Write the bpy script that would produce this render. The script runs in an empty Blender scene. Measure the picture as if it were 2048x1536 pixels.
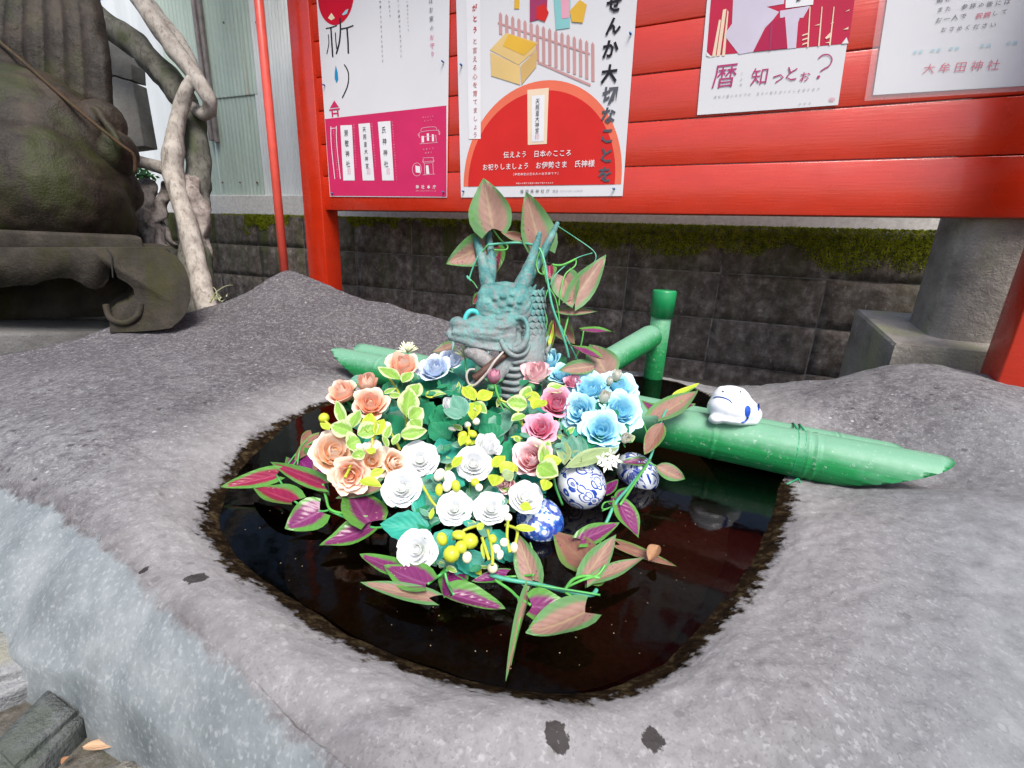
import bpy, math, random
import numpy as np
from mathutils import Vector, Matrix, noise
S = bpy.context.scene
COL = S.collection
PI = math.pi
rnd = random.Random(7)

# ------------------------------------------------------------------ camera
F, PITCH, ROLL, YAW_WALL, YAW_BOARD = 913.8, 0.29066, 0.04696, 0.38706, 0.45006
ZW = 0.50                      # water level
CAMZ = ZW + 0.42
_c, _s = math.cos(PITCH), math.sin(PITCH)
FW = Vector((0, _c, -_s)); _up = Vector((0, _s, _c)); _rt = Vector((1, 0, 0))
RT = math.cos(ROLL)*_rt + math.sin(ROLL)*_up
UP = -math.sin(ROLL)*_rt + math.cos(ROLL)*_up
EYE = Vector((0, 0, CAMZ))
cam_d = bpy.data.cameras.new('camera'); cam = bpy.data.objects.new('camera', cam_d); COL.objects.link(cam)
cam_d.sensor_width = 36; cam_d.lens = F/2048*36; cam_d.clip_start = 0.02; cam_d.clip_end = 400
cam.matrix_world = Matrix((( RT.x, UP.x, -FW.x, EYE.x), (RT.y, UP.y, -FW.y, EYE.y), (RT.z, UP.z, -FW.z, EYE.z), (0,0,0,1)))
S.camera = cam

# ------------------------------------------------------------------ light
SUN_EL, SUN_AZ = 57, 166       # degrees; azimuth clockwise from +Y (behind the camera, to the right)
w = bpy.data.worlds.new('World'); S.world = w; w.use_nodes = True
nt = w.node_tree; bg = nt.nodes['Background']
sky = nt.nodes.new('ShaderNodeTexSky'); sky.sky_type = 'NISHITA'; sky.sun_disc = False
sky.sun_elevation = math.radians(SUN_EL); sky.sun_rotation = math.radians(SUN_AZ)
sky.air_density = 1.0; sky.dust_density = 3.0; sky.ozone_density = 1.0
nt.links.new(sky.outputs[0], bg.inputs[0]); bg.inputs[1].default_value = 0.11
sd = bpy.data.lights.new('sun', 'SUN'); sd.energy = 2.4; sd.angle = math.radians(26); sd.color = (1, .97, .93)
sun = bpy.data.objects.new('sun', sd); COL.objects.link(sun)
_az, _el = math.radians(SUN_AZ), math.radians(SUN_EL)
sdir = Vector((math.sin(_az)*math.cos(_el), math.cos(_az)*math.cos(_el), math.sin(_el)))
sun.rotation_euler = sdir.to_track_quat('Z', 'Y').to_euler(); sun.location = (0, -3, 6)
vs = S.view_settings; vs.view_transform = 'Standard'; vs.look = 'None'; vs.gamma = 1; vs.use_curve_mapping = False
vs.exposure = 1.1

# ------------------------------------------------------------------ placing helpers
def ray(px, py): return FW + RT*((px-1024)/F) - UP*((py-768)/F)
def at_z(px, py, z):
    r = ray(px, py); return EYE + r*((z-CAMZ)/r.z)
def at_h(px, py, h): return at_z(px, py, ZW+h)
def at_d(px, py, Z): return EYE + ray(px, py)*Z
def at_p(px, py, p0, n):
    r = ray(px, py); return EYE + r*((p0-EYE).dot(n)/r.dot(n))
def lerp_tab(x, tab):
    if x <= tab[0][0]: return tab[0][1]
    for (a, b), (c, d) in zip(tab, tab[1:]):
        if x <= c: return b+(d-b)*(x-a)/(c-a)
    return tab[-1][1]

# ------------------------------------------------------------------ object helpers
def tag(o, label=None, cat=None, group=None, kind=None):
    if label: o['label'] = label
    if cat: o['category'] = cat
    if group: o['group'] = group
    if kind: o['kind'] = kind
    return o
def empty(name, loc, label, cat, group=None):
    o = bpy.data.objects.new(name, None); COL.objects.link(o); o.location = loc; o.empty_display_size = .05
    return tag(o, label, cat, group)
def link(name, me, parent=None, M=None):
    o = bpy.data.objects.new(name, me); COL.objects.link(o)
    if parent is not None:
        o.parent = parent
        par_w = WM.get(parent.name, Matrix.Translation(parent.location) if parent.parent is None else Matrix())
        o.matrix_local = par_w.inverted() @ (M if M is not None else Matrix())
    elif M is not None: o.matrix_local = M
    WM[o.name] = M if M is not None else Matrix()
    return o
WM = {}
class MB:
    """collects geometry into one mesh"""
    def __init__(s): s.v = []; s.f = []; s.m = []; s.uv = {}; s.a = {}
    def add(s, v, f, m=0):
        b = len(s.v); s.v += [tuple(p) for p in v]; s.f += [tuple(i+b for i in q) for q in f]; s.m += [m]*len(f); return b
    def mesh(s, name, mats, smooth=True):
        me = bpy.data.meshes.new(name); me.from_pydata(s.v, [], s.f)
        for m in (mats if isinstance(mats, (list, tuple)) else [mats]): me.materials.append(m)
        if any(s.m): me.polygons.foreach_set('material_index', s.m)
        me.polygons.foreach_set('use_smooth', [smooth]*len(s.f)); me.update(); return me
    def build(s, name, mats, parent=None, smooth=True, M=None, fix=True):
        me = s.mesh(name, mats, smooth)
        if fix:
            import bmesh
            b = bmesh.new(); b.from_mesh(me); bmesh.ops.recalc_face_normals(b, faces=b.faces); b.to_mesh(me); b.free()
        return link(name, me, parent, M)
    def box(s, o, ex, ey, ez, m=0, bev=0.0):
        """box from corner o along three edge vectors; bev chamfers the edges"""
        o = Vector(o); ex = Vector(ex); ey = Vector(ey); ez = Vector(ez)
        if bev <= 0:
            v = [o+ex*i+ey*j+ez*k for k in (0,1) for j in (0,1) for i in (0,1)]
            return s.add(v, [(0,2,3,1),(4,5,7,6),(0,1,5,4),(2,6,7,3),(0,4,6,2),(1,3,7,5)], m)
        import bmesh
        bm = bmesh.new(); vv = [bm.verts.new(o+ex*i+ey*j+ez*k) for k in (0,1) for j in (0,1) for i in (0,1)]
        for q in [(0,2,3,1),(4,5,7,6),(0,1,5,4),(2,6,7,3),(0,4,6,2),(1,3,7,5)]: bm.faces.new([vv[i] for i in q])
        bmesh.ops.bevel(bm, geom=list(bm.edges), offset=bev, segments=2, affect='EDGES', profile=.5)
        bm.verts.index_update(); bm.normal_update()
        r = s.add([x.co.copy() for x in bm.verts], [[x.index for x in f.verts] for f in bm.faces], m); bm.free(); return r
    def tube(s, pts, rad, n=8, m=0, caps=True):
        pts = [Vector(p) for p in pts]; k = len(pts)
        if not isinstance(rad, (list, tuple)): rad = [rad]*k
        t0 = (pts[1]-pts[0]).normalized(); a = t0.orthogonal().normalized(); rings = []
        for i, p in enumerate(pts):
            t = (pts[min(i+1, k-1)]-pts[max(i-1, 0)]).normalized()
            a = (a - t*a.dot(t)).normalized(); b = t.cross(a)
            rings.append([p+(a*math.cos(2*PI*j/n)+b*math.sin(2*PI*j/n))*rad[i] for j in range(n)])
        v = [q for r in rings for q in r]; f = []
        for i in range(k-1):
            for j in range(n): f.append((i*n+j, i*n+(j+1)%n, (i+1)*n+(j+1)%n, (i+1)*n+j))
        if caps:
            f.append(tuple(range(n-1, -1, -1))); f.append(tuple((k-1)*n+j for j in range(n)))
        return s.add(v, f, m)
    def ell(s, c, ax, nu=12, nv=8, m=0):
        """ellipsoid, ax = three semi-axis vectors"""
        c = Vector(c); v = [c+ax[2]]; f = []
        for i in range(1, nv):
            th = PI*i/nv
            for j in range(nu):
                ph = 2*PI*j/nu
                v.append(c+ax[0]*(math.sin(th)*math.cos(ph))+ax[1]*(math.sin(th)*math.sin(ph))+ax[2]*math.cos(th))
        v.append(c-ax[2]); e = len(v)-1
        for j in range(nu): f.append((0, 1+j, 1+(j+1)%nu))
        for i in range(nv-2):
            for j in range(nu): f.append((1+i*nu+j, 1+(i+1)*nu+j, 1+(i+1)*nu+(j+1)%nu, 1+i*nu+(j+1)%nu))
        for j in range(nu): f.append((1+(nv-2)*nu+j, e, 1+(nv-2)*nu+(j+1)%nu))
        return s.add(v, f, m)
    def ball(s, c, r, nu=10, nv=7, m=0): return s.ell(c, (Vector((r,0,0)), Vector((0,r,0)), Vector((0,0,r))), nu, nv, m)
def spline(pts, k=5, vals=None):
    """Catmull-Rom through points (and radii)"""
    P = [Vector(p) for p in pts]; n = len(P); out = []; ro = []
    for i in range(n-1):
        a, b, c, d = P[max(i-1, 0)], P[i], P[i+1], P[min(i+2, n-1)]
        for j in range(k):
            t = j/k
            out.append(.5*((2*b)+(c-a)*t+(2*a-5*b+4*c-d)*t*t+(3*b-3*c+d-a)*t**3))
            if vals: ro.append(vals[i]+(vals[i+1]-vals[i])*t)
    out.append(P[-1])
    if vals: ro.append(vals[-1]); return out, ro
    return out
def remesh(o, vox, smooth_it=3, disp=0.0, dscale=30.0):
    """voxel-remesh an object's overlapping shapes into one continuous skin"""
    m = o.modifiers.new('r', 'REMESH'); m.mode = 'VOXEL'; m.voxel_size = vox
    s_ = o.modifiers.new('s', 'SMOOTH'); s_.iterations = smooth_it; s_.factor = .5
    dg = bpy.context.evaluated_depsgraph_get(); dg.update()
    me = bpy.data.meshes.new_from_object(o.evaluated_get(dg)); old = o.data
    o.modifiers.clear(); o.data = me
    if not me.materials:
        for mm in old.materials: me.materials.append(mm)
    me.polygons.foreach_set('use_smooth', [True]*len(me.polygons))
    if disp:
        me.calc_loop_triangles()
        nn = [v.normal.copy() for v in me.vertices]
        for v, n in zip(me.vertices, nn):
            v.co += n*disp*(noise.fractal(v.co*dscale, 1, 2, 4))
    me.update(); return o

# ------------------------------------------------------------------ material helpers
class NT:
    def __init__(s, name):
        s.m = bpy.data.materials.new(name); s.m.use_nodes = True; s.t = s.m.node_tree
        s.b = s.t.nodes['Principled BSDF']; s.out = s.t.nodes['Material Output']
    def n(s, typ, **kw):
        x = s.t.nodes.new('ShaderNode'+typ)
        for k, v in kw.items():
            if k in x.inputs: x.inputs[k].default_value = v
            else: setattr(x, k, v)
        return x
    def l(s, a, b): s.t.links.new(a, b)
    def val(s, x, sock):
        if isinstance(x, (int, float)): sock.default_value = x
        elif isinstance(x, (tuple, list)): sock.default_value = (*x, 1) if len(x) == 3 else x
        else: s.l(x, sock)
    def coord(s, out='Object'): return s.n('TexCoord').outputs[out]
    def map(s, vec, scale=(1,1,1), rot=(0,0,0)):
        x = s.n('Mapping'); s.l(vec, x.inputs[0]); x.inputs['Scale'].default_value = scale; x.inputs['Rotation'].default_value = rot; return x.outputs[0]
    def noise(s, vec, scale, detail=4, rough=.55, dist=0):
        x = s.n('TexNoise'); s.l(vec, x.inputs['Vector']); x.inputs['Scale'].default_value = scale
        x.inputs['Detail'].default_value = detail; x.inputs['Roughness'].default_value = rough; x.inputs['Distortion'].default_value = dist
        return x.outputs['Fac']
    def voro(s, vec, scale, feat='F1', out='Distance'):
        x = s.n('TexVoronoi'); x.feature = feat; s.l(vec, x.inputs['Vector']); x.inputs['Scale'].default_value = scale; return x.outputs[out]
    def ramp(s, fac, *stops):
        x = s.n('ValToRGB'); e = x.color_ramp.elements
        while len(e) < len(stops): e.new(.5)
        for q, (p, c) in zip(e, stops):
            q.position = p; q.color = (*c, 1) if isinstance(c, (tuple, list)) else (c, c, c, 1)
        s.val(fac, x.inputs[0]); return x.outputs[0]
    def mix(s, fac, a, b, mode='MIX'):
        x = s.n('MixRGB'); x.blend_type = mode; s.val(fac, x.inputs[0]); s.val(a, x.inputs[1]); s.val(b, x.inputs[2]); return x.outputs[0]
    def math(s, op, a, b=0.0, clamp=False):
        x = s.n('Math'); x.operation = op; x.use_clamp = clamp; s.val(a, x.inputs[0]); s.val(b, x.inputs[1]); return x.outputs[0]
    def attr(s, name): 
        x = s.n('Attribute'); x.attribute_name = name; return x.outputs['Fac']
    def bump(s, h, strength=.3, dist=.01, prev=None):
        x = s.n('Bump'); x.inputs['Strength'].default_value = strength; x.inputs['Distance'].default_value = dist; s.l(h, x.inputs['Height'])
        if prev is not None: s.l(prev, x.inputs['Normal'])
        return x.outputs[0]
    def fin(s, col=None, rough=None, nrm=None, spec=None, metal=None, coat=None, sss=None, transl=None):
        if col is not None: s.val(col, s.b.inputs['Base Color'])
        if rough is not None: s.val(rough, s.b.inputs['Roughness'])
        if nrm is not None: s.l(nrm, s.b.inputs['Normal'])
        if spec is not None: s.val(spec, s.b.inputs['Specular IOR Level'])
        if metal is not None: s.val(metal, s.b.inputs['Metallic'])
        if coat is not None: s.val(coat, s.b.inputs['Coat Weight']); s.b.inputs['Coat Roughness'].default_value = .08
        if transl:
            t = s.n('BsdfTranslucent'); s.val(col, t.inputs['Color']); x = s.n('MixShader'); x.inputs[0].default_value = transl
            s.l(s.b.outputs[0], x.inputs[1]); s.l(t.outputs[0], x.inputs[2]); s.l(x.outputs[0], s.out.inputs['Surface'])
        return s.m
def simple(name, c, rough=.6, var=.25, scale=20, bump=.0, spec=.5, bscale=None, coat=None):
    N = NT(name); co = N.coord(); n_ = N.noise(co, scale, 5)
    lo = tuple(x*(1-var) for x in c); hi = tuple(min(1, x*(1+var)) for x in c)
    col = N.ramp(n_, (.3, lo), (.7, hi)); nr = None
    if bump: nr = N.bump(N.noise(co, bscale or scale*4, 5), bump, .004)
    return N.fin(col, rough, nr, spec, coat=coat)
# ================================================================== planes of the place
DW = Vector((math.cos(YAW_WALL), -math.sin(YAW_WALL), 0)); NW = Vector((math.sin(YAW_WALL), math.cos(YAW_WALL), 0))
DB = Vector((math.cos(YAW_BOARD), -math.sin(YAW_BOARD), 0)); NB = Vector((math.sin(YAW_BOARD), math.cos(YAW_BOARD), 0))
_t = NW*1.0
_k = .2/(at_p(1200,532,EYE+NW,NW).z-at_p(1200,617,EYE+NW,NW).z)
WALL0 = EYE + NW*_k
def onwall(px, py, off=0.0): return at_p(px, py, WALL0+NW*off, NW)
BOARD0 = at_d(2000, 400, 1.2)
def onboard(px, py, off=0.0): return at_p(px, py, BOARD0+NB*off, NB)     # off > 0: behind the plank faces
ZUP = Vector((0,0,1))
GZ = ZW-.13

# ------------------------------------------------------------------ materials of the setting
def m_ground():
    N = NT('damp_soil'); co = N.coord()
    a = N.noise(co, 9, 6, .65); b = N.noise(co, 120, 4)
    col = N.mix(N.ramp(b, (.35, 0), (.7, 1)), N.ramp(a, (.3, (.035,.03,.022)), (.55, (.07,.06,.045)), (.75, (.05,.055,.03))), (.11,.1,.085))
    return N.fin(col, .85, N.bump(N.noise(co, 60, 6, .7), .8, .01))
MAT_GROUND = m_ground()
def m_block(seed):
    N = NT('mould_black_concrete'); co = N.coord(); g = N.n('NewGeometry').outputs['Position']
    oi = N.n('ObjectInfo').outputs['Random']
    st = N.noise(N.map(g, (1, 1, .28)), 14, 6, .65)
    a = N.noise(g, 26, 7, .68)
    base = N.ramp(a, (.28, (.030,.022,.016)), (.46, (.11,.086,.070)), (.6, (.20,.17,.145)), (.76, (.40,.355,.32)))
    col = N.mix(N.ramp(st, (.45, 0), (.72, .75)), base, (.022,.018,.016))
    col = N.mix(N.math('MULTIPLY', oi, .35), col, (.075,.065,.058))
    # pale scratches and lichen spots
    sp = N.ramp(N.noise(N.map(g, (1,1,.5)), 55, 3, .6), (.66, 0), (.74, 1))
    col = N.mix(N.math('MULTIPLY', sp, .55), col, (.30,.28,.25))
    # green film that runs down in streaks from the top course
    gs = N.math('MULTIPLY', N.ramp(N.noise(N.map(g, (1,1,.12)), 11, 4, .6), (.47, 0), (.6, 1)), N.attr('moss'))
    col = N.mix(gs, col, (.05,.062,.008))
    h = N.noise(g, 160, 5, .7); h2 = N.noise(g, 30, 5, .6)
    return N.fin(col, .9, N.bump(h, .6, .004, N.bump(h2, .5, .01)), spec=.3)
MAT_BLOCK = m_block(0)
MAT_MORTAR = simple('old_mortar', (.20,.18,.16), .95, .6, 30, .6)
MAT_PLINTH = simple('speckled_concrete', (.58,.56,.53), .9, .16, 60, .4)

# ------------------------------------------------------------------ ground
g = MB(); n_ = 40
for i in range(n_+1):
    for j in range(n_+1):
        x = -120+240*i/n_; y = -120+240*j/n_
        g.v.append((x, y, GZ))
for i in range(n_):
    for j in range(n_): g.f.append((i*(n_+1)+j, (i+1)*(n_+1)+j, (i+1)*(n_+1)+j+1, i*(n_+1)+j+1)); g.m.append(0)
tag(g.build('ground', MAT_GROUND), kind='structure')

# ------------------------------------------------------------------ block wall: every block a part
WTOP = onwall(1200, 445.5).z
u0 = onwall(1440, 550); uj = (u0-WALL0).dot(DW)            # a vertical joint
def wallpt(u, z, off=0): p = WALL0+DW*u+NW*off; return Vector((p.x, p.y, z))
umin = uj-.4*10; ncol = 16
zrows = []; z = WTOP; j1 = onwall(1200,532).z
zrows = [(j1, WTOP)] + [(j1-.2*(k+1), j1-.2*k) for k in range(4)]
bw = empty('block_wall', wallpt(uj, GZ), 'mould-blackened concrete block wall with a mossy top course behind the red notice board', 'wall')
mm = MB(); mm.box(wallpt(umin, GZ-.1, .007), DW*(.4*ncol), NW*.09, ZUP*(WTOP+.1-.004-GZ))
mm.build('mortar', MAT_MORTAR, bw, smooth=False)
for r, (za, zb) in enumerate(zrows):
    for c in range(ncol):
        b = MB(); jx = rnd.uniform(-.0015,.0015); jo = rnd.uniform(-.003,.003)
        gap = .003
        # front face as a gridded slab with worn edges
        nx, nz = 9, 5; ua = umin+.4*c+gap+jx; ub = umin+.4*(c+1)-gap+jx; a_ = za+gap*(.8); b_ = zb-gap*.8 if r else zb
        vs_ = []
        for k in range(nz+1):
            for i in range(nx+1):
                u = ua+(ub-ua)*i/nx; zz = a_+(b_-a_)*k/nz
                e = min(i, nx-i)==0 or min(k, nz-k)==0
                off = jo+(.0035 if e else 0)+.0025*noise.noise(Vector((u*9, zz*9, r)))
                vs_.append(wallpt(u, zz, off))
        fs = [(k*(nx+1)+i, k*(nx+1)+i+1, (k+1)*(nx+1)+i+1, (k+1)*(nx+1)+i) for k in range(nz) for i in range(nx)]
        base = len(vs_)
        ring = [i for i in range(nx+1)]+[k*(nx+1)+nx for k in range(1,nz+1)]+[nz*(nx+1)+i for i in range(nx-1,-1,-1)]+[k*(nx+1) for k in range(nz-1,0,-1)]
        vs_ += [Vector(vs_[i])+NW*.095 for i in ring]; L = len(ring)
        fs += [(ring[i], base+i, base+(i+1)%L, ring[(i+1)%L]) for i in range(L)]
        b.add(vs_, fs); o = b.build('block', MAT_BLOCK, bw)
        at = o.data.attributes.new('moss', 'FLOAT', 'POINT')
        at.data.foreach_set('value', [max(0., 1.1-max(0, WTOP-v[2])*2.3)*(1 if v[0] < wallpt(uj-.35,0).x else .45) for v in vs_])

# moss carpet on the top course: small upright tufts
def mossmat():
    N = NT('moss_green'); g_ = N.n('NewGeometry').outputs['Position']
    c = N.ramp(N.noise(g_, 45, 4, .6), (.3, (.09,.12,.006)), (.5, (.30,.345,.016)), (.72, (.50,.50,.05)))
    return N.fin(c, .9, spec=.1, transl=.4)
mo = MB(); rr = random.Random(3)
for k in range(90000):
    u = rr.uniform(umin+.9, umin+.4*ncol-1.6); z = WTOP-rr.random()**1.3*.19
    d = (WTOP-z)
    n1 = noise.fractal(Vector((u*5.5, z*7, 1.7)), 1, 2, 3); n2 = noise.noise(Vector((u*17, z*2.5, 9)))
    right = (u-uj+.9)/.5
    th = .02+.085*max(0, min(1, right+.35))+.05*n1+.022*n2+(.03 if u > uj+.3 else 0)
    left = u < uj-1.5
    if left: th = .06*max(0, n1*2.2+.25+n2*.6)
    if d > th+rr.uniform(-.012,.012): continue
    p = wallpt(u, z, rr.uniform(-.004, .003)-.010*max(0,1-d/max(.01,th))); s_ = rr.uniform(.0018,.0042)
    dirv = (-NW*rr.uniform(.4,1)+ZUP*rr.uniform(-.2,1.0)+DW*rr.uniform(-.7,.7)).normalized()
    side = dirv.cross(NW+DW*rr.uniform(-1,1)).normalized()
    mo.add([p-side*s_*.8, p+side*s_*.8, p+dirv*s_*2.2], [(0,1,2)])
tag(mo.build('moss', mossmat(), fix=False), kind='stuff')

# ------------------------------------------------------------------ metal shed behind the wall
def corr_mat(name, c, rust):
    N = NT(name); g_ = N.n('NewGeometry').outputs['Position']
    a = N.noise(N.map(g_, (1,1,.15)), 12, 5, .6)
    col = N.ramp(a, (.3, tuple(x*.86 for x in c)), (.7, c))
    if rust:
        r_ = N.ramp(N.noise(N.map(g_, (1,1,.06)), 16, 5, .7), (.60, 0), (.72, 1))
        col = N.mix(N.math('MULTIPLY', r_, .75), col, (.30,.17,.08))
    return N.fin(col, .55, N.bump(N.noise(g_, 40, 3), .1, .003), spec=.3)
MAT_WHITE_TIN = corr_mat('white_painted_tin', (.62,.65,.66), False)
MAT_GREEN_TIN = corr_mat('pale_green_tin', (.43,.52,.46), True)
SOFF = .17
shed = empty('metal_shed', wallpt(-.9, GZ, SOFF+.3), 'white and pale green corrugated metal shed above the block wall at the far left', 'shed')
def shu(px, py): return (onwall(px, py, SOFF)-WALL0).dot(DW)
zpl = onwall(420, 391, SOFF).z; ztop = zpl+1.3
p = MB(); p.box(wallpt(umin-4, GZ, SOFF-.035), DW*(.4*ncol+4), NW*.2, ZUP*(zpl-GZ), bev=.006)
p.build('foundation', MAT_PLINTH, shed, smooth=False)
def corr(ua, ub, pitch, amp, off, mat, name='corrugated_sheet', za=None, zb=None):
    m = MB(); n = int((ub-ua)/pitch*6); za = zpl-.01 if za is None else za; zb = ztop if zb is None else zb
    for i in range(n+1):
        u = ua+(ub-ua)*i/n; ph = (u/pitch)%1
        o_ = amp*max(-1, min(1, 1.6*math.sin(2*PI*ph)))
        m.v += [tuple(wallpt(u, za, SOFF+off+o_)), tuple(wallpt(u, zb, SOFF+off+o_)), tuple(wallpt(u, za, SOFF+off+o_+.002)), tuple(wallpt(u, zb, SOFF+off+o_+.002))]
    for i in range(n):
        m.f += [(i*4, i*4+4, i*4+5, i*4+1), (i*4+2, i*4+3, i*4+7, i*4+6)]; m.m += [0,0]
    return m.build(name, mat, shed, smooth=False, fix=False)
ug0, ug1 = shu(372, 380), shu(533, 380)
corr(umin-3, ug0, .2, .001, .03, MAT_WHITE_TIN, 'flat_white_sheet', za=zpl-.5)
zj = onwall(450, 188, SOFF).z
um = shu(430, 300)
corr(ug0-.03, um, .035, .0035, .0, MAT_GREEN_TIN)
corr(um, ug1, .035, .0035, .004, MAT_GREEN_TIN, zb=zj)
corr(um, ug1, .035, .0035, -.004, MAT_GREEN_TIN, za=zj-.02)
corr(ug1-.01, shu(800, 380)+1.6, .026, .005, .0, MAT_WHITE_TIN)
sc = MB()
for px in (421, 445, 480, 514):
    q = onwall(px, 365, SOFF-.006); sc.ball(q, .007, 8, 5)
for px in (447, 512):
    q = onwall(px, 45, SOFF-.006); sc.ball(q, .006, 8, 5)
sc.build('screw', simple('rusty_screw', (.12,.07,.045), .7), shed)
dp = MB(); zb_ = onwall(436, 283, SOFF).z; ua_ = shu(428, 280)
dp.box(wallpt(ua_, zb_, SOFF-.04), DW*.03, NW*.03, ZUP*(ztop-zb_), bev=.003); dp.box(wallpt(ua_+.036, zb_-.01, SOFF-.028), DW*.028, NW*.02, ZUP*(ztop-zb_), bev=.003)
dp.build('rail', simple('weathered_rail', (.22,.19,.18), .6, .3, 25), shed, smooth=False)

# ------------------------------------------------------------------ stone pillar at the right
def stone_mat(name, c, dark, moss=None, sc=10, b=.6, spec=.35, rough=.85):
    N = NT(name); g_ = N.n('NewGeometry').outputs['Position']
    a = N.noise(g_, sc, 7, .62); f_ = N.noise(g_, sc*18, 3, .6); c = tuple(x*.76 for x in c); dark = tuple(x*.76 for x in dark)
    col = N.ramp(a, (.3, dark), (.62, c), (.8, tuple(min(1,x*1.25) for x in c)))
    col = N.mix(N.ramp(f_, (.3, .0), (.75, .5)), col, tuple(x*.45 for x in c))
    if moss: 
        v = N.ramp(N.noise(N.map(g_, (1,1,.35)), sc*.8, 5, .6), (.5, 0), (.68, .85)); col = N.mix(v, col, moss)
    return N.fin(col, rough, N.bump(f_, b, .004, N.bump(N.noise(g_, sc*4, 6, .65), b, .01)), spec=spec)
MAT_GRANITE = stone_mat('weathered_granite', (.42,.38,.33), (.18,.155,.13), (.25,.25,.14))
pb = at_d(1935, 640, 1.44)
pil = empty('stone_pillar', Vector((pb.x, pb.y, GZ)), 'weathered grey stone pillar on a chamfered base under the right end of the notice board', 'pillar')
pr = .165; zt = 2.2; zb0 = at_d(1800, 641, 1.36).z-.012
def prism(m, cx, cy, za, zb, ra, rb, n, rot, rings=1, jit=0.0):
    v = []; f = []
    for k in range(rings+1):
        t = k/rings; r_ = ra+(rb-ra)*t
        for i in range(n):
            a = rot+2*PI*i/n; v.append((cx+r_*math.cos(a), cy+r_*math.sin(a), za+(zb-za)*t))
    for k in range(rings):
        for i in range(n): f.append((k*n+i, k*n+(i+1)%n, (k+1)*n+(i+1)%n, (k+1)*n+i))
    f.append(tuple(range(n-1,-1,-1))); f.append(tuple(rings*n+i for i in range(n)))
    return m.add(v, f)
A_ = at_d(1712,620,1.60); B_ = at_d(1790,690,1.33); C_ = at_d(1975,708,1.25)
E_ = C_ + (A_-B_)*1.0 + DW*.12; C2_ = C_ + DW*.3; 
m = MB(); top = [B_, C_, C2_, E_+DW*.2, A_]; bot = [Vector((q.x, q.y, GZ)) for q in top]
ctr = sum(top, Vector())/5
n5 = len(top)
m.add([*(ctr+(q-ctr)*.985+ZUP*.004 for q in top), *(q-ZUP*.006 for q in top), *(ctr*1+((b-ctr)) for b in bot)],
      [tuple(range(n5))]+[(i, n5+i, n5+(i+1)%n5, (i+1)%n5) for i in range(n5)]+[(n5+i, 2*n5+i, 2*n5+(i+1)%n5, n5+(i+1)%n5) for i in range(n5)])
m.build('base', MAT_GRANITE, pil, smooth=False)
e2_ = (C_-B_); e2_.z = 0; e2_.normalize(); e1_ = (A_-B_); e1_.z = 0; e1_.normalize()
pc_ = at_d(1866, 664, 1.345); pc_.z = .40
m = MB(); m.box(pc_, e2_*.30, e1_*.17, ZUP*1.9); o = m.build('shaft', MAT_GRANITE, pil)
bv = o.modifiers.new('b', 'BEVEL'); bv.width = .042; bv.segments = 3; bv.limit_method = 'ANGLE'; bv.angle_limit = .5

# ------------------------------------------------------------------ red notice board
def m_red(name, c, rough=.24):
    N = NT(name); g_ = N.n('NewGeometry').outputs['Position']
    a = N.noise(N.map(g_, (1,1,3)), 6, 5, .6)
    col = N.ramp(a, (.3, tuple(x*.85 for x in c)), (.7, c))
    sc_ = N.ramp(N.noise(N.map(g_, (1,1,6)), 38, 4, .7), (.68, 0), (.74, 1))
    col = N.mix(N.math('MULTIPLY', sc_, .5), col, (.22,.03,.015))
    h = N.noise(N.map(g_, (.5,.5,9)), 22, 4, .55); h2 = N.noise(g_, 5, 2)
    return N.fin(col, N.ramp(N.noise(g_, 9, 4), (.3, rough-.06), (.7, rough+.12)), N.bump(h2, .10, .02, N.bump(h, .18, .003)), spec=.55, coat=.25)
MAT_RED = m_red('vermilion_gloss_paint', (.50,.024,.005))
MAT_PINK = m_red('faded_vermilion_paint', (.66,.07,.035), .4)
nbd = empty('notice_board', Vector((BOARD0.x, BOARD0.y, GZ)), 'vermilion painted wooden notice board with four posters behind the flower basin', 'notice board')
def bu(px, py, off=0.0): return (onboard(px, py, off)-BOARD0).dot(DB)
def bp(u, z, off=0.0): p = BOARD0+DB*u+NB*off; return Vector((p.x, p.y, z))
uPL, uPR = bu(617, 547, -.02), bu(654, 556, -.02)
fl = bp(uPR, .6, -.02); r_ = ray(685, 572); dep = (EYE+r_*((fl-EYE).dot(DB)/r_.dot(DB))-fl).dot(NB)
postH = 2.55
m = MB(); m.box(bp(uPL, GZ, -.02), DB*(uPR-uPL), NB*dep, ZUP*postH, bev=.004); m.build('post', MAT_RED, nbd)
FLp = at_d(1999, 752, 1.12); r_ = ray(1958, 746); dep2 = min(.24, (EYE+r_*((FLp-EYE).dot(DB)/r_.dot(DB))-FLp).dot(NB))
m = MB(); m.box(Vector((FLp.x, FLp.y, GZ)), DB*.13, NB*dep2, ZUP*postH, bev=.004); m.build('post', MAT_RED, nbd)
zl = [onboard(1340, y).z for y in (428, 330, 238.5, 141.5, 43)]
while zl[-1] < 2.05: zl.append(zl[-1]+.139)
uR = bu(2048, 300)+.42
for i in range(len(zl)-1):
    m = MB(); z0, z1 = zl[i], zl[i+1]
    if i == 0: m.box(bp(uPR-.004, z0, -.0005), DB*(uR-uPR), NB*.05, ZUP*(z1-z0-.003), bev=.003)
    else: m.box(bp(uPR-.004, z0, 0+rnd.uniform(-.0012,.0012)), DB*(uR-uPR), NB*.022, ZUP*(z1-z0-.0032), bev=.0022)
    m.build('plank', MAT_RED, nbd)
m = MB(); m.box(bp(uPL-.1, 2.42, -.26), DB*(uR-uPL+.25), NB*.32+ZUP*.15, ZUP*.03)  # unseen eave, added to darken the water reflections and shade the upper planks
m.build('added_roof', simple('dark_added_roof', (.06,.065,.06), .5, .3), nbd, smooth=False)

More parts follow.
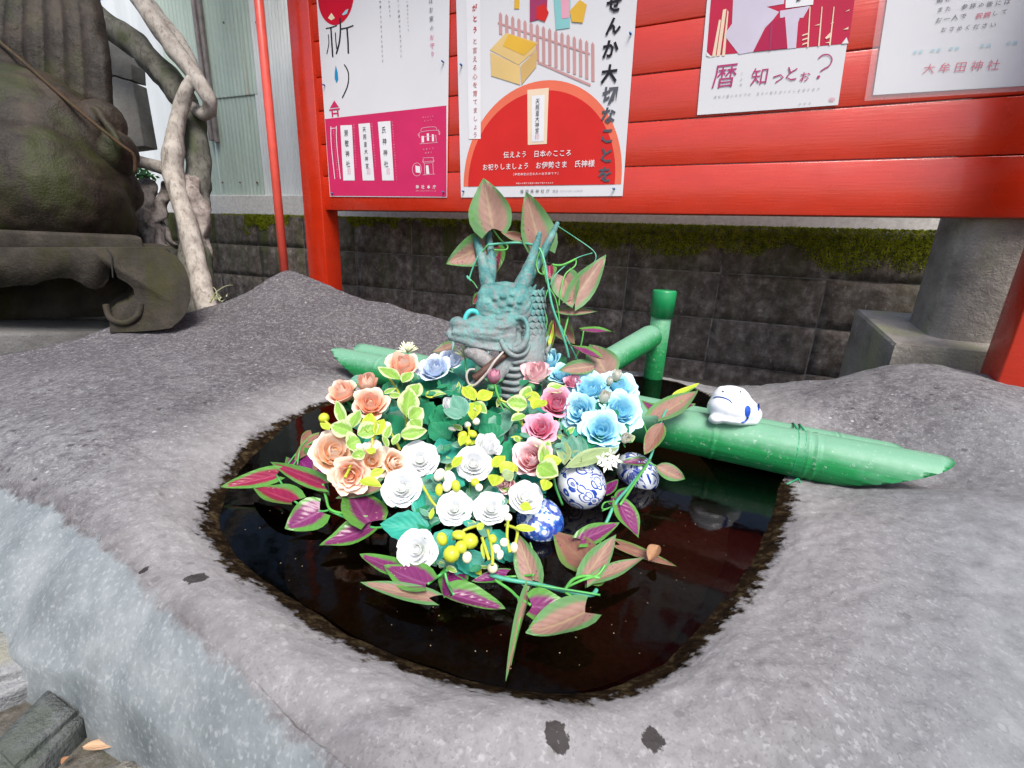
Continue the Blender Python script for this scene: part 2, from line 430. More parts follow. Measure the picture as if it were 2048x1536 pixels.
# slim round pole beside the board
q0 = at_d(568, 533, 2.28)
m = MB(); rp = .0195; m.tube([Vector((q0.x, q0.y, GZ)), Vector((q0.x, q0.y, 1.4)), Vector((q0.x, q0.y, 2.9))], rp, 20)
tag(m.build('pole', simple('coral_red_paint', (.60,.075,.05), .35, .1, 30, .05)), 'slim round coral red pole standing left of the notice board', 'pole')

# ================================================================== posters
PAPER_WHITE = simple('poster_paper', (.54,.53,.54), .5, .03, 3, spec=.25)
def ink(name, c, rough=.5): return simple(name, tuple(x*.78 for x in c), rough, .06, 8, spec=.18)
INK_BLACK = ink('black_ink', (.016,.014,.018)); INK_GREY = ink('grey_ink', (.10,.10,.12)); INK_PALE = ink('pale_grey_ink', (.38,.36,.39))
INK_PINK = ink('magenta_ink', (.60,.025,.115)); INK_RED = ink('red_ink', (.62,.022,.018)); INK_SALMON = ink('salmon_ink', (.78,.16,.09))
INK_WHITE = ink('white_ink', (.78,.76,.77)); INK_BLUE = ink('blue_ink', (.01,.25,.48)); INK_CRIMSON = ink('crimson_ink', (.55,.0,.02))
INK_ROSE = ink('pale_rose_ink', (.76,.36,.45)); INK_WOOD = ink('straw_ink', (.72,.50,.20)); INK_WOOD2 = ink('ochre_ink', (.74,.43,.05)); INK_FENCE = ink('dusky_pink_ink', (.55,.30,.29))
INK_TEAL = ink('aqua_ink', (.25,.55,.55)); INK_WINE = ink('wine_ink', (.42,.015,.07)); INK_LILAC = ink('lilac_ink', (.60,.54,.64)); INK_MAROON = ink('maroon_ink', (.35,.04,.12)); INK_SKY = ink('pale_cyan_ink', (.30,.58,.66)); INK_CREAM = ink('cream_ink', (.80,.62,.45))
LAYER = .0006
_cu = bpy.data.curves.new('lettering_source', 'FONT'); _cu.resolution_u = 1; _co = bpy.data.objects.new('lettering_source', _cu); COL.objects.link(_co)
_gc = {}
def glyph(ch, bold=0.0):
    k = (ch, bold)
    if k not in _gc:
        _cu.body = ch; _cu.offset = bold; bpy.context.view_layer.update()
        me = bpy.data.meshes.new_from_object(_co.evaluated_get(bpy.context.evaluated_depsgraph_get()))
        v = [(p.co.x, p.co.y-.38) for p in me.vertices]; f = [tuple(p.vertices) for p in me.polygons]
        if ord(ch) < 0x2000:
            cx = (min(x for x, y in v)+max(x for x, y in v))/2 if v else 0
            v = [(x-cx+.5, y) for x, y in v]
        _gc[k] = ([(x-.5, y) for x, y in v], f); bpy.data.meshes.remove(me)
    return _gc[k]
class Poster:
    def __init__(s, name, label, off, wob=.0012, seed=1):
        s.off = off; s.wob = wob; s.seed = seed; s.root = None; s.name = name; s.label = label
    def o(s, u, z, lay=0): return s.off-lay*LAYER+s.wob*noise.noise(Vector((u*6, z*4, s.seed)))
    def pt(s, u, z, lay=0): return bp(u, z, s.o(u, z, lay))
    def px(s, x, y): p = onboard(x, y, s.off); return ((p-BOARD0).dot(DB), p.z)
    def make(s, quad):
        """quad: pixel corners BL, BR, TR, TL as read on the board; paper with thickness"""
        q = [s.px(*c) for c in quad]; s.q = q
        c = s.pt((q[0][0]+q[1][0])/2, q[0][1])
        s.root = empty(s.name, c, s.label, 'poster'); s.paper(q, 0, PAPER_WHITE, 'paper', 22, 22, thick=True)
    def paper(s, q, lay, mat, name, nx=14, ny=14, thick=False):
        m = MB(); v = []
        for j in range(ny+1):
            for i in range(nx+1):
                a, b = i/nx, j/ny
                u = (q[0][0]*(1-a)+q[1][0]*a)*(1-b)+(q[3][0]*(1-a)+q[2][0]*a)*b; z = (q[0][1]*(1-a)+q[1][1]*a)*(1-b)+(q[3][1]*(1-a)+q[2][1]*a)*b
                v.append(s.pt(u, z, lay))
        f = [(j*(nx+1)+i, j*(nx+1)+i+1, (j+1)*(nx+1)+i+1, (j+1)*(nx+1)+i) for j in range(ny) for i in range(nx)]
        if thick:
            n = len(v); v += [p+NB*.0004 for p in v]; f += [tuple(n+i for i in reversed(q_)) for q_ in f]
            ring = [i for i in range(nx+1)]+[k*(nx+1)+nx for k in range(1,ny+1)]+[ny*(nx+1)+i for i in range(nx-1,-1,-1)]+[k*(nx+1) for k in range(ny-1,0,-1)]
            f += [(ring[i], n+ring[i], n+ring[(i+1)%len(ring)], ring[(i+1)%len(ring)]) for i in range(len(ring))]
        m.add(v, f); return m.build(name, mat, s.root, smooth=False, fix=False)
    def quad(s, pxs, lay, mat, name='printed_field', nx=8, ny=8): return s.paper([s.px(*c) for c in pxs], lay, mat, name, nx, ny)
    def poly(s, pxs, lay, mat, name='printed_shape'):
        from mathutils.geometry import tessellate_polygon
        c = [s.px(*p) for p in pxs]; t = tessellate_polygon([[Vector((a, b, 0)) for a, b in c]])
        m = MB(); m.add([s.pt(a, b, lay) for a, b in c], [tuple(x) for x in t]); return m.build(name, mat, s.root, smooth=False, fix=False)
    def polys(s, lst, lay, mat, name='printed_shape'):
        from mathutils.geometry import tessellate_polygon
        m = MB()
        for pxs in lst:
            c = [s.px(*p) for p in pxs]; t = tessellate_polygon([[Vector((a, b, 0)) for a, b in c]])
            m.add([s.pt(a, b, lay) for a, b in c], [tuple(x) for x in t])
        return m.build(name, mat, s.root, smooth=False, fix=False)
    def disc(s, uz, r, lay, mat, a0=0, a1=360, name='printed_disc', zmin=None, umin=None):
        m = MB(); n = 48; k = 6; v = []
        for i in range(k+1):
            for j in range(n+1):
                a = math.radians(a0+(a1-a0)*j/n); z = uz[1]+r*i/k*math.sin(a)
                if zmin is not None: z = max(z, zmin)
                u = uz[0]+r*i/k*math.cos(a)
                if umin is not None: u = max(u, umin)
                v.append(s.pt(u, z, lay))
        f = [(i*(n+1)+j, i*(n+1)+j+1, (i+1)*(n+1)+j+1, (i+1)*(n+1)+j) for i in range(k) for j in range(n)]
        m.add(v, f); return m.build(name, mat, s.root, smooth=False, fix=False)
    def strokes(s, lst, w, lay, mat, name='lettering'):
        """pen strokes: polylines in pixels, width in pixels (w or per point)"""
        m = MB()
        for st in lst:
            ww = w
            if isinstance(st[0], (int, float)): ww = st[0]; st = st[1]
            P = spline([Vector((x, y, 0)) for x, y in st], 5) if len(st) > 2 else [Vector((*p, 0)) for p in st]
            v = []
            for i, p in enumerate(P):
                t = (P[min(i+1, len(P)-1)]-P[max(i-1, 0)]).normalized(); n = Vector((-t.y, t.x, 0))*ww/2
                v += [s.pt(*s.px(*(p+n).xy), lay), s.pt(*s.px(*(p-n).xy), lay)]
            m.add(v, [(2*i, 2*i+1, 2*i+3, 2*i+2) for i in range(len(P)-1)])
        return m.build(name, mat, s.root, smooth=False, fix=False)
    def text(s, body, p0, p1, size, mat, bold=0.0, lay=3, sx=1.0, name='lettering'):
        """glyph centres run from pixel p0 to p1; size in pixels near the middle"""
        a, b = s.px(*p0), s.px(*p1); mid = ((p0[0]+p1[0])/2, (p0[1]+p1[1])/2)
        sc = abs(s.px(mid[0], mid[1]-size/2)[1]-s.px(mid[0], mid[1]+size/2)[1])
        m = MB(); n = len(body); horiz = abs(p1[0]-p0[0]) > abs(p1[1]-p0[1])
        for i, ch in enumerate(body):
            if ch in ' 　': continue
            t = i/(n-1) if n > 1 else 0
            u, z = a[0]+(b[0]-a[0])*t, a[1]+(b[1]-a[1])*t
            ta = (b[1]-a[1])/(b[0]-a[0]) if horiz and n > 1 else 0
            v, f = glyph(ch, bold)
            m.add([s.pt(u+x*sc*sx, z+y*sc+ta*x*sc, lay) for x, y in v], f)
        return m.build(name, mat, s.root, smooth=False, fix=False)

# --- poster with the brush word and the crimson foot
pA = Poster('prayer_poster', 'tall white poster with thin brush word and magenta foot, nearest the left post', -.004, seed=1)
pA.make([(660,393),(894,395),(901,-130),(624,-130)])
pA.quad([(661,391.5),(893.3,393.5),(893,211),(650,238)], 1, INK_PINK)
x_, y_ = pA.px(671, -8); pA.disc((x_, y_), abs(pA.px(671+37,-8)[0]-x_), 1, INK_CRIMSON)
pA.poly([(656,36),(663,26),(670,36),(663,41)], 2, INK_CREAM); pA.poly([(684,29),(692,20),(697,18),(694,27),(687,31)], 2, INK_SKY)
pA.strokes([(2.2,[(652,57),(662,55),(674,51)]),(3,[(662,55),(664,85),(666,114)]),(1.6,[(657,69),(658,88),(654,108)]),(2,[(671,65),(672,82),(674,98)]),
            (3,[(680,36),(681,58),(679,84),(673,108)]),(2.4,[(682,58),(696,55),(707,51)]),(3.2,[(694,56),(696,82),(697,107)]),
            (2.2,[(689,129),(697,145),(696,170),(685,196)])], 2, 2, INK_BLACK)
pA.poly([(672,131),(676,145),(677,158),(674,166),(670,158),(670,145)], 2, INK_BLUE)
pA.polys([[(660,216),(669,201),(678,214)],[(658,219),(680,216),(679,219.5),(659,222)],[(663,222),(666,222),(667,234),(664,234)],[(674,221),(677,221),(678,233),(675,233)],[(664,226),(677,225),(677,227.5),(664,228.5)]], 2, INK_PINK)
pA.text('はお家の', (862,2), (864,56), 12.5, INK_GREY); pA.text('お守り', (864,75), (866,108), 12.5, ink('rose_ink', (.68,.10,.22)))
pA.text('の神さまにいつも', (815,4), (817,60), 5, INK_GREY); pA.text('のご加護がありますように', (797,2), (803,112), 6, INK_GREY); pA.text('お祈りを', (779,4), (781,32), 5.5, INK_GREY)
pA.text('神棚のある家で手を合わせる', (761,4), (766,122), 5.5, INK_GREY)
for (bl, br, tr, tl), w, c0, c1 in ((((687,361),(710,361),(704,250),(681,251)), '崇敬神社', (693,266), (697,328)), (((726,361),(749,361),(740,246),(717,248)), '天照皇大神宮', (729,259), (735,332)), (((765,361),(788,361),(781,242),(756,244)), '氏神神社', (768,260), (773,328))):
    pA.quad([bl, br, tr, tl], 2, INK_WHITE, 'printed_card', 4, 6); pA.text(w, c0, c1, 14.5 if len(w) == 4 else 11.5, INK_BLACK, lay=4, sx=.85)
    pA.text('印', (bl[0]+12, bl[1]-18), (bl[0]+12, bl[1]-17.9), 15, INK_ROSE, lay=4, sx=.7)
for x0, x1, y0, y1, nn in ((708,713,250,335,17), (744,752,248,337,18), (785,794,245,359,22)):
    pA.text(('氏神さまをまつる神社のお神札をおまつりします。'*2)[:nn], (x0,y0), (x1,y1), 3.8, INK_ROSE)
pA.strokes([[(662,253),(663,290),(670,358)],[(673,252),(674,290),(681,358)],[(661,257),(674,256)]], 1.3, 2, INK_WHITE)
pA.text('家庭でのおまつりのしかたとお神札の並べかた', (668,262), (676,352), 3.6, INK_ROSE)
# little shrine line drawings
pA.strokes([[(842,262),(846,256),(870,254),(874,260)],[(839,272),(842,264),(876,261),(880,270)],[(836,268),(840,276)],[(877,259),(879,270)],[(844,274),(873,272)],[(843,272),(844,287)],[(872,270),(873,284)],[(840,288),(876,285)],
            [(846,316),(868,315)],[(845,324),(869,322)],[(847,318),(848,326),(867,324),(866,316)],[(849,327),(850,350)],[(866,326),(867,348)],[(846,350),(870,348)]], 1.1, 2, INK_ROSE)
th = [math.radians(a) for a in range(0,361,30)]
pA.strokes([[(834+9*math.cos(a), 339+13*math.sin(a)) for a in th]], 1.1, 2, INK_ROSE)
pA.polys([[(831,331),(840,333),(841,346),(832,345)],[(852,331),(857,331),(859,348),(853,348)],[(844,272),(848,272),(848.5,285),(844.5,285)],[(854,267),(858,267),(858.5,282),(854.5,282)],[(864,269),(868,269),(868.5,283),(864.5,283)]], 2, INK_WHITE)
pA.text('家にまつる', (847,235), (866,233), 3.8, INK_ROSE); pA.text('おふだ', (850,242), (863,240), 3.8, INK_ROSE); pA.text('神棚の例', (848,299), (866,297), 3.8, INK_ROSE); pA.text('簡単な', (852,306), (863,305), 3.8, INK_ROSE)
pA.text('神社本庁', (835,374), (869,374), 8.5, INK_WHITE, .012); pA.text('www.jinjahoncho.or.jp', (833,381.5), (872,381.5), 3.2, INK_WHITE)

# --- poster with the red half disc
pB = Poster('gratitude_poster', 'white poster with a large red half disc, picket fence drawing and bold black vertical words', -.004, seed=5)
pB.make([(922,395),(1245,392),(1284,-130),(909,-130)])
zb = pB.px(1080, 371)[1]; ul, ur = pB.px(927,372)[0], pB.px(1242,370)[0]
uc = (ul+ur)/2; ztopd = pB.px(1095,160)[1]; Rr = (ur-ul)/2; hh = ztopd-zb
def halfd(lay, r, mat):
    n = 40; k = 8; m = MB(); v = []
    for i in range(k+1):
        for j in range(n+1):
            a = PI*j/n; v.append(pB.pt(uc+Rr*r*math.cos(a)*((i/k)), zb+max(0, (hh*(1-(1-r)*1.3))*math.sin(a)**.94)*(i/k), lay))
    m.add(v, [(i*(n+1)+j, i*(n+1)+j+1, (i+1)*(n+1)+j+1, (i+1)*(n+1)+j) for i in range(k) for j in range(n)]); m.build('printed_disc', mat, pB.root, fix=False)
halfd(1, 1.0, INK_SALMON); halfd(2, .93, INK_RED)
pB.quad([(938,278),(962,278),(961,-130),(930,-130)], 3, INK_WHITE, 'printed_band')
pB.text('がとう', (950,16), (951,60), 14, INK_CRIMSON, .02, 5); pB.text('と言える心を育てましょう', (950.5,83), (951.5,270), 13, ink('dull_red_ink', (.45,.10,.10)), 0, 5)
pB.text('せん', (1229,8), (1227,52), 38, INK_BLACK, .035, 5); pB.text('か大', (1221,98), (1219,148), 38, INK_BLACK, .035, 5)
pB.text('切', (1221,190), (1221,190.1), 36, INK_GREY, .035, 5); pB.text('なことを', (1217,231), (1210,349), 34, ink('slate_ink', (.085,.09,.11)), .03, 5)
# offertory box and picket fence
pB.poly([(980,100),(1012,66),(1078,86),(1074,98),(1038,130)], 2, INK_WOOD); pB.poly([(1006,92),(1018,68),(1074,88),(1048,111)], 3, INK_WOOD2)
pB.poly([(981,104),(1040,132),(1041,170),(983,152)], 3, INK_WOOD); pB.poly([(1041,132),(1075,100),(1073,134),(1043,170)], 3, ink('tan_ink', (.62,.40,.15)))
fence = []
for i in range(16):
    x = 998+i*12.3; y = 26+i*4.0
    if i < 4: y1 = 70+i*5
    else: y1 = 122+(i-6)*4.6
    fence.append([(x,y+3),(x+3,y-2),(x+6.5,y+4),(x+7,y1),(x+.5,y1-1)])
fence += [[(996,44),(1180,106),(1180,110),(996,48)],[(1076,122),(1182,168),(1181,173),(1075,127)]]
pB.polys(fence, 2, INK_FENCE)
pB.polys([[(1030,-30),(1040,-30),(1039,18),(1029,18)]], 3, INK_WOOD2); pB.polys([[(1060,-30),(1096,-30),(1094,36),(1060,44)]], 3, INK_MAROON); pB.polys([[(1074,14),(1090,8),(1098,26),(1090,44),(1073,38)]], 4, INK_RED)
pB.polys([[(1106,-30),(1142,-30),(1140,56),(1112,60)]], 3, INK_TEAL); pB.polys([[(1120,-30),(1140,-30),(1138,36),(1124,38)]], 4, INK_ROSE); pB.polys([[(1140,22),(1160,0),(1174,10),(1166,46),(1144,44)]], 4, INK_WOOD2)
# talisman in the disc
pB.quad([(1056,290),(1094,288),(1098,176),(1055,180)], 3, INK_CREAM, 'printed_card', 4, 6); pB.quad([(1064,284),(1088,283),(1090,190),(1064,192)], 4, INK_WHITE, 'printed_card', 4, 6)
pB.text('天照皇大神宮', (1076,203), (1075,262), 12, INK_BLACK, 0, 6, .85); pB.text('印', (1075,274), (1075,274.1), 12, INK_ROSE, 0, 6)
pB.text('伝えよう 日本のこころ', (1013,310), (1138,306), 14.5, INK_WHITE, .007, 5); pB.text('お祀りしましょう お伊勢さま 氏神様', (971,335), (1183,327), 14.5, INK_WHITE, .007, 5)
pB.text('［伊勢神宮は日本人の総氏神です］', (1026,349), (1118,347), 6, INK_WHITE, 0, 5); pB.text('神宮のお神札は全国の神社で受けられます', (1034,367), (1106,366), 4, INK_WHITE, 0, 5)
pB.text('福岡県神社庁', (1044,383), (1096,382), 8, INK_GREY); pB.text('電話', (1108,382), (1114,382), 6, INK_PALE); pB.text('○九二の六四一の三五○五', (1122,382), (1164,381), 4, INK_PALE)

# --- calendar poster
pC = Poster('calendar_poster', 'smaller white poster with a pink photograph and thin magenta question, right of centre', -.004, seed=8)
pC.make([(1394,230),(1676,210),(1722,-100),(1423,-100)])
pC.quad([(1413,112),(1697,87),(1722,-90),(1429,-90)], 1, ink('raspberry_ink', (.50,.018,.06)))
pC.polys([[(1413,112),(1413,104),(1424,115)],[(1683,88),(1697,87),(1693,75)]], 3, INK_WHITE)
pC.polys([[(1424,114),(1438,40),(1442,40),(1431,113)],[(1433,113),(1446,20),(1453,18),(1440,112)],[(1444,112),(1455,20),(1457,24),(1450,112)]], 2, INK_CREAM)
pC.polys([[(1469,-60),(1572,-60),(1568,8),(1533,14),(1558,24),(1546,40),(1530,56),(1506,104),(1478,109),(1451,74),(1454,62),(1464,48)],[(1569,30),(1600,34),(1596,46),(1592,96),(1574,98),(1567,50)],[(1560,22),(1620,12),(1606,36),(1560,36)]], 2, INK_LILAC)
pC.polys([[(1572,-40),(1630,-40),(1626,10),(1571,17)]], 3, INK_WHITE); pC.text('御', (1597,1), (1597,1.1), 9, INK_BLACK, .02, 5)
pC.polys([[(1506,104),(1542,44),(1570,34),(1575,97)]], 3, INK_WINE); pC.polys([[(1541,50),(1545,48),(1541,102),(1538,102)]], 4, INK_MAROON)
pC.polys([[(1614+i*22,95-i*2),(1619+i*24,14),(1621+i*24,14),(1617+i*22,95-i*2)] for i in range(3)]+[[(1605,70+k*9),(1617,66+k*9),(1616,69+k*9),(1604,73+k*9)] for k in range(3)]+[[(1650,76),(1664,62),(1663,74),(1652,79)],[(1650,86),(1662,83),(1660,87)],[(1628,52),(1640,48),(1638,51)],[(1660,48),(1668,44),(1666,47)],[(1686,60),(1697,54),(1696,59)],[(1690,24),(1699,19),(1698,22)]], 3, INK_CREAM)
INK_PLUM = ink('plum_ink', (.44,.045,.17))
pC.text('暦', (1450,151), (1450,151.1), 52, INK_PLUM, 0, 3); pC.text('知', (1520,153), (1520,153.1), 37, INK_PLUM, 0, 3); pC.text('っ', (1557,153), (1557,153.1), 32, INK_PLUM, 0, 3); pC.text('と', (1583,147), (1583,147.1), 34, INK_PLUM, 0, 3); pC.text('ぉ', (1610,151), (1610,151.1), 27, INK_PLUM, 0, 3)
pC.strokes([[(1637,117),(1646,110),(1658,110),(1664,119),(1659,131),(1648,138),(1641,143)]], 2.4, 3, INK_PLUM); x_, y_ = pC.px(1637,154); pC.disc((x_,y_), .0038, 3, INK_PLUM)
pC.text('こよみ', (1484,147), (1482,169), 6.5, INK_PALE)
pC.text('神社の暦のなかでは　日々の祈りがくらしを守ります', (1431,194), (1637,178), 6, INK_PALE); pC.text('福岡県', (1600,208), (1620,206), 4, INK_PALE); pC.text('福印', (1662,199), (1666,199), 9, INK_ROSE)

# --- laminated notice
pD = Poster('laminated_notice', 'laminated white notice with red shrine name at the top right corner of the photo', -.004, seed=11)
pD.make([(1746,190),(2070,170),(2130,-150),(1797,-150)])
def m_film():
    N = NT('clear_laminate'); N.fin((.9,.9,.92), .16, N.bump(N.noise(N.coord(), 7, 2), .25, .02), transl=None)
    tr = N.n('BsdfTransparent'); mx = N.n('MixShader'); mx.inputs[0].default_value = .16
    N.l(tr.outputs[0], mx.inputs[1]); N.l(N.b.outputs[0], mx.inputs[2]); N.l(mx.outputs[0], N.out.inputs['Surface']); return N.m
pD.quad([(1728,203),(2072,182),(2140,-160),(1782,-160)], 9, m_film(), 'laminate_film', 12, 12)
ib = ink('brush_grey_ink', (.09,.085,.10)); ir = ink('notice_red_ink', (.62,.06,.12))
pD.text('また　参拝の後には', (1880,20), (2014,4), 11, ib, .015); pD.text('お一人で', (1877,41), (1926,33), 12, ib, .015); pD.text('祝詞', (1958,32), (1974,30), 12, ir, .02); pD.text('して', (1990,27), (2008,24), 11, ib, .01)
pD.text('おさめください', (1887,60), (1986,50), 11, ib, .01); pD.text('前の', (1880,0), (1896,-1), 12, INK_BLACK, .02)
pD.text('神楽　神前　奉納　　　祭典　　祈願', (1830,105), (2030,86), 8, INK_SKY, .01)
pD.text('大牟田神社', (1858,138), (1987,130), 22, ir, 0)
COL.objects.unlink(_co); bpy.data.objects.remove(_co)

# --- push pins
MAT_PIN = simple('blue_plastic', (.01,.085,.27), .25, .1)
def pin(px, py, label, P):
    c = P.pt(*P.px(px, py), 6); m = MB(); d = (-NB+DB*rnd.uniform(-.15,.25)+ZUP*rnd.uniform(-.05,.2)).normalized()
    prof = [(0,.0042),(.0015,.0042),(.002,.0024),(.007,.0022),(.0085,.0036),(.0105,.0034)]
    m.tube([c+d*a for a, _ in prof], [b*.95 for _, b in prof], 10)
    tag(m.build('push_pin', MAT_PIN), label, 'push pin', 'blue push pins holding the posters')
pin(650,171,'blue push pin at the left edge of the thin brush word poster',pA); pin(888,125,'blue push pin at the right edge of the magenta footed poster',pA); pin(666,387,'blue push pin at the bottom left corner of the magenta poster foot',pA); pin(888,385,'blue push pin at the bottom right corner of the magenta poster foot',pA)
pin(924,131,'blue push pin at the left edge of the red half disc poster',pB); pin(928,383,'blue push pin at the bottom left corner of the half disc poster',pB); pin(1229,378,'blue push pin at the bottom right corner of the half disc poster',pB); pin(1262,69,'blue push pin at the right edge of the half disc poster beside black words',pB)
# ================================================================== the boulder basin
WL = [(452,1045),(468,985),(512,915),(576,858),(650,818),(740,790),(860,772),(1000,762),(1150,756),(1290,756),(1350,766),(1405,790),(1450,818),(1495,855),(1535,905),(1543,965),(1516,1070),(1468,1150),(1402,1230),(1325,1310),(1195,1365),(1085,1378),(950,1352),(790,1298),(650,1225),(555,1165),(484,1108)]
WLw = [at_h(x, y, 0) for x, y in WL]
CB = Vector((sum(p.x for p in WLw)/len(WLw), sum(p.y for p in WLw)/len(WLw), ZW))
def polar_tab(pts):
    t = sorted((math.atan2(p.y-CB.y, p.x-CB.x), math.hypot(p.x-CB.x, p.y-CB.y)) for p in pts)
    return [(a-2*PI, r) for a, r in t]+t+[(a+2*PI, r) for a, r in t]
T_W = polar_tab(WLw)
OUT = [at_d(*q) for q in ((2048,770,1.15),(1900,735,1.22),(1830,728,1.26),(1680,755,1.36),(1520,772,1.45),(1430,772,1.60),(1330,758,1.70),(1200,745,1.72),(1050,715,1.76),(930,655,1.80),(900,642,1.82),(800,620,1.84),(700,590,1.87),(640,562,1.89),(575,537,1.92),(540,555,1.86),(500,585,1.8),(450,605,1.75),(380,625,1.7),(250,650,1.6),(150,682,1.5),(0,712,1.4),(-300,790,1.2))]
OUT += [Vector((-1.25,.72,ZW-.01))]
# lower-left: the crest line where the pale side face starts, then the foot
CREST = [at_h(x, y, h) for x, y, h in ((-60,940,.0),(0,975,.005),(100,1022,.012),(250,1140,.018),(330,1230,.02),(430,1322,.022),(520,1402,.022),(660,1536,.022),(760,1640,.02))]
_ca, _cb = at_h(0,975,.012), at_h(660,1536,.02); _cd = (_cb-_ca); _cd.z = 0; _cd.normalize()
CN = Vector((_cd.y, -_cd.x, 0)); CN = CN if CN.x < 0 else -CN
def onface(x, y, deg): return at_p(x, y, _ca, CN*math.sin(math.radians(deg))+ZUP*math.cos(math.radians(deg)))
FOOT = [onface(x, y, 55) for x, y in ((-160,1240),(0,1310),(150,1352),(238,1396),(300,1452),(395,1512),(480,1600),(560,1700))]
MID = [onface(x, y, 48) for x, y in ((0,1150),(100,1215),(200,1290),(290,1400),(420,1480),(560,1600))]
OUT2 = OUT+FOOT+[Vector((.0,.16,ZW-.12)), Vector((.35,.06,ZW-.10)), Vector((.8,.12,ZW-.06)), Vector((1.2,.5,ZW+.02)), Vector((1.36,.9,ZW+.1))]
T_O = polar_tab(OUT2)
CTRL = [(p.x, p.y, p.z-ZW) for p in WLw]+[(p.x, p.y, p.z-ZW) for p in OUT2+CREST+MID]
CTRL += [(*at_h(x, y, h).xy, h) for x, y, h in ((1100,1450,.035),(1024,1530,.03),(1500,1400,.04),(1750,1200,.045),(2000,1010,.06),(2000,1400,.03),(1650,1060,.03),(1880,960,.02),(1700,880,.03),(1620,830,.055),(1750,800,.10),(1950,820,.13),
   (300,900,.035),(120,800,.03),(250,1060,.03),(500,760,.042),(700,760,.015),(800,690,.06),(650,650,.12),(400,720,.06),(600,730,.045),(420,870,.03),(700,725,.02),(560,800,.02),(800,1400,.032),(600,1300,.028),(430,1190,.03))]
X = np.array(CTRL); P2 = X[:, :2]
def phi(r2): return np.sqrt(r2+.05**2)
K = phi(((P2[:, None]-P2[None])**2).sum(-1)); n0 = len(P2)
A = np.zeros((n0+3, n0+3)); A[:n0, :n0] = K+np.eye(n0)*-1e-3; A[:n0, n0:n0+2] = P2; A[:n0, n0+2] = 1; A[n0:, :n0] = A[:n0, n0:].T
W_ = np.linalg.solve(A, np.concatenate([X[:, 2], [0,0,0]]))
def hgt(xy):
    xy = np.asarray(xy); k = phi(((xy[:, None]-P2[None])**2).sum(-1)); return k@W_[:n0]+xy@W_[n0:n0+2]+W_[n0+2]
CRx = [(p.x, p.y) for p in CREST]
def crest_side(x, y):
    """signed distance to the crest line, positive on the pale side face (lower-left)"""
    best = 9; sg = 1
    for (ax, ay), (bx, by) in zip(CRx, CRx[1:]):
        dx, dy = bx-ax, by-ay; t = max(0, min(1, ((x-ax)*dx+(y-ay)*dy)/(dx*dx+dy*dy)))
        d = math.hypot(x-ax-dx*t, y-ay-dy*t)
        if d < best: best = d; sg = 1 if (dx*(y-ay)-dy*(x-ax)) < 0 else -1
    return best*sg
T_OZ = [(math.atan2(p.y-CB.y, p.x-CB.x), p.z) for p in OUT2]
NA, NI, NO, NS = 780, 10, 180, 8
V = []; info = []
for j in range(NA):
    a = -PI+2*PI*j/NA; rw = lerp_tab(a, T_W); ro = lerp_tab(a, T_O)
    rw *= 1+.008*noise.fractal(Vector((math.cos(a)*7, math.sin(a)*7, 3)), 1, 2, 3)
    d = Vector((math.cos(a), math.sin(a), 0))
    for i in range(NI):                                    # bowl under water
        t = i/NI; V.append((CB.x+d.x*rw*t, CB.y+d.y*rw*t, ZW-.012-.24*(1-t**5))); info.append((-.2*(1-t), 0))
    for i in range(NO+1):
        t = i/NO; t = .45*t*t+.55*t
        r = rw+(ro-rw)*t; V.append((CB.x+d.x*r, CB.y+d.y*r, None)); info.append((r-rw, t))
    zo = min(T_OZ, key=lambda q: abs((q[0]-a+PI)%(2*PI)-PI))[1]; fl = max(.012, min(.10, (zo-GZ-.10)*.6))
    for i in range(1, NS+1):                               # the flank that turns down to the ground
        t = i/NS; r = ro+fl*math.sin(t*PI/2); V.append((CB.x+d.x*r, CB.y+d.y*r, -t)); info.append((r-rw, 1+t))
NR = NI+NO+1+NS
idx = [k for k, v in enumerate(V) if v[2] is None]
Hh = hgt([(V[k][0], V[k][1]) for k in idx])
for k, h in zip(idx, Hh): V[k] = (V[k][0], V[k][1], ZW+float(h))
for j in range(NA):
    ze = V[j*NR+NI+NO][2]
    for i in range(NS):
        k = j*NR+NI+NO+1+i; t = -V[k][2]; V[k] = (V[k][0], V[k][1], ze+(GZ-.03-ze)*t**1.2)
    # rim: the stone rises out of the water with a short wet step
    for i in range(NO+1):
        k = j*NR+NI+i; dw = info[k][0]; x, y, z = V[k]
        q = Vector((x, y, z))
        pt_ = noise.noise(q*95); rg = .0016*noise.fractal(q*55, 1, 2, 3)-.004*max(0, noise.noise(q*38)-.35)+.007*noise.fractal(q*9, 1, 2, 4)+.014*noise.noise(q*3.1)*min(1, dw*4)
        rg = rg*.4 if (x < .12 and y < .95 and crest_side(x, y) > -.005) else rg; st = min(1, dw/.05); rim = .011*(st**.7)-.006
        zz = z+rim+rg*min(1, .25+dw*8)
        V[k] = (x, y, zz)
Fc = []
for j in range(NA):
    j2 = (j+1)%NA
    for i in range(NR-1): Fc.append((j*NR+i, j*NR+i+1, j2*NR+i+1, j2*NR+i))
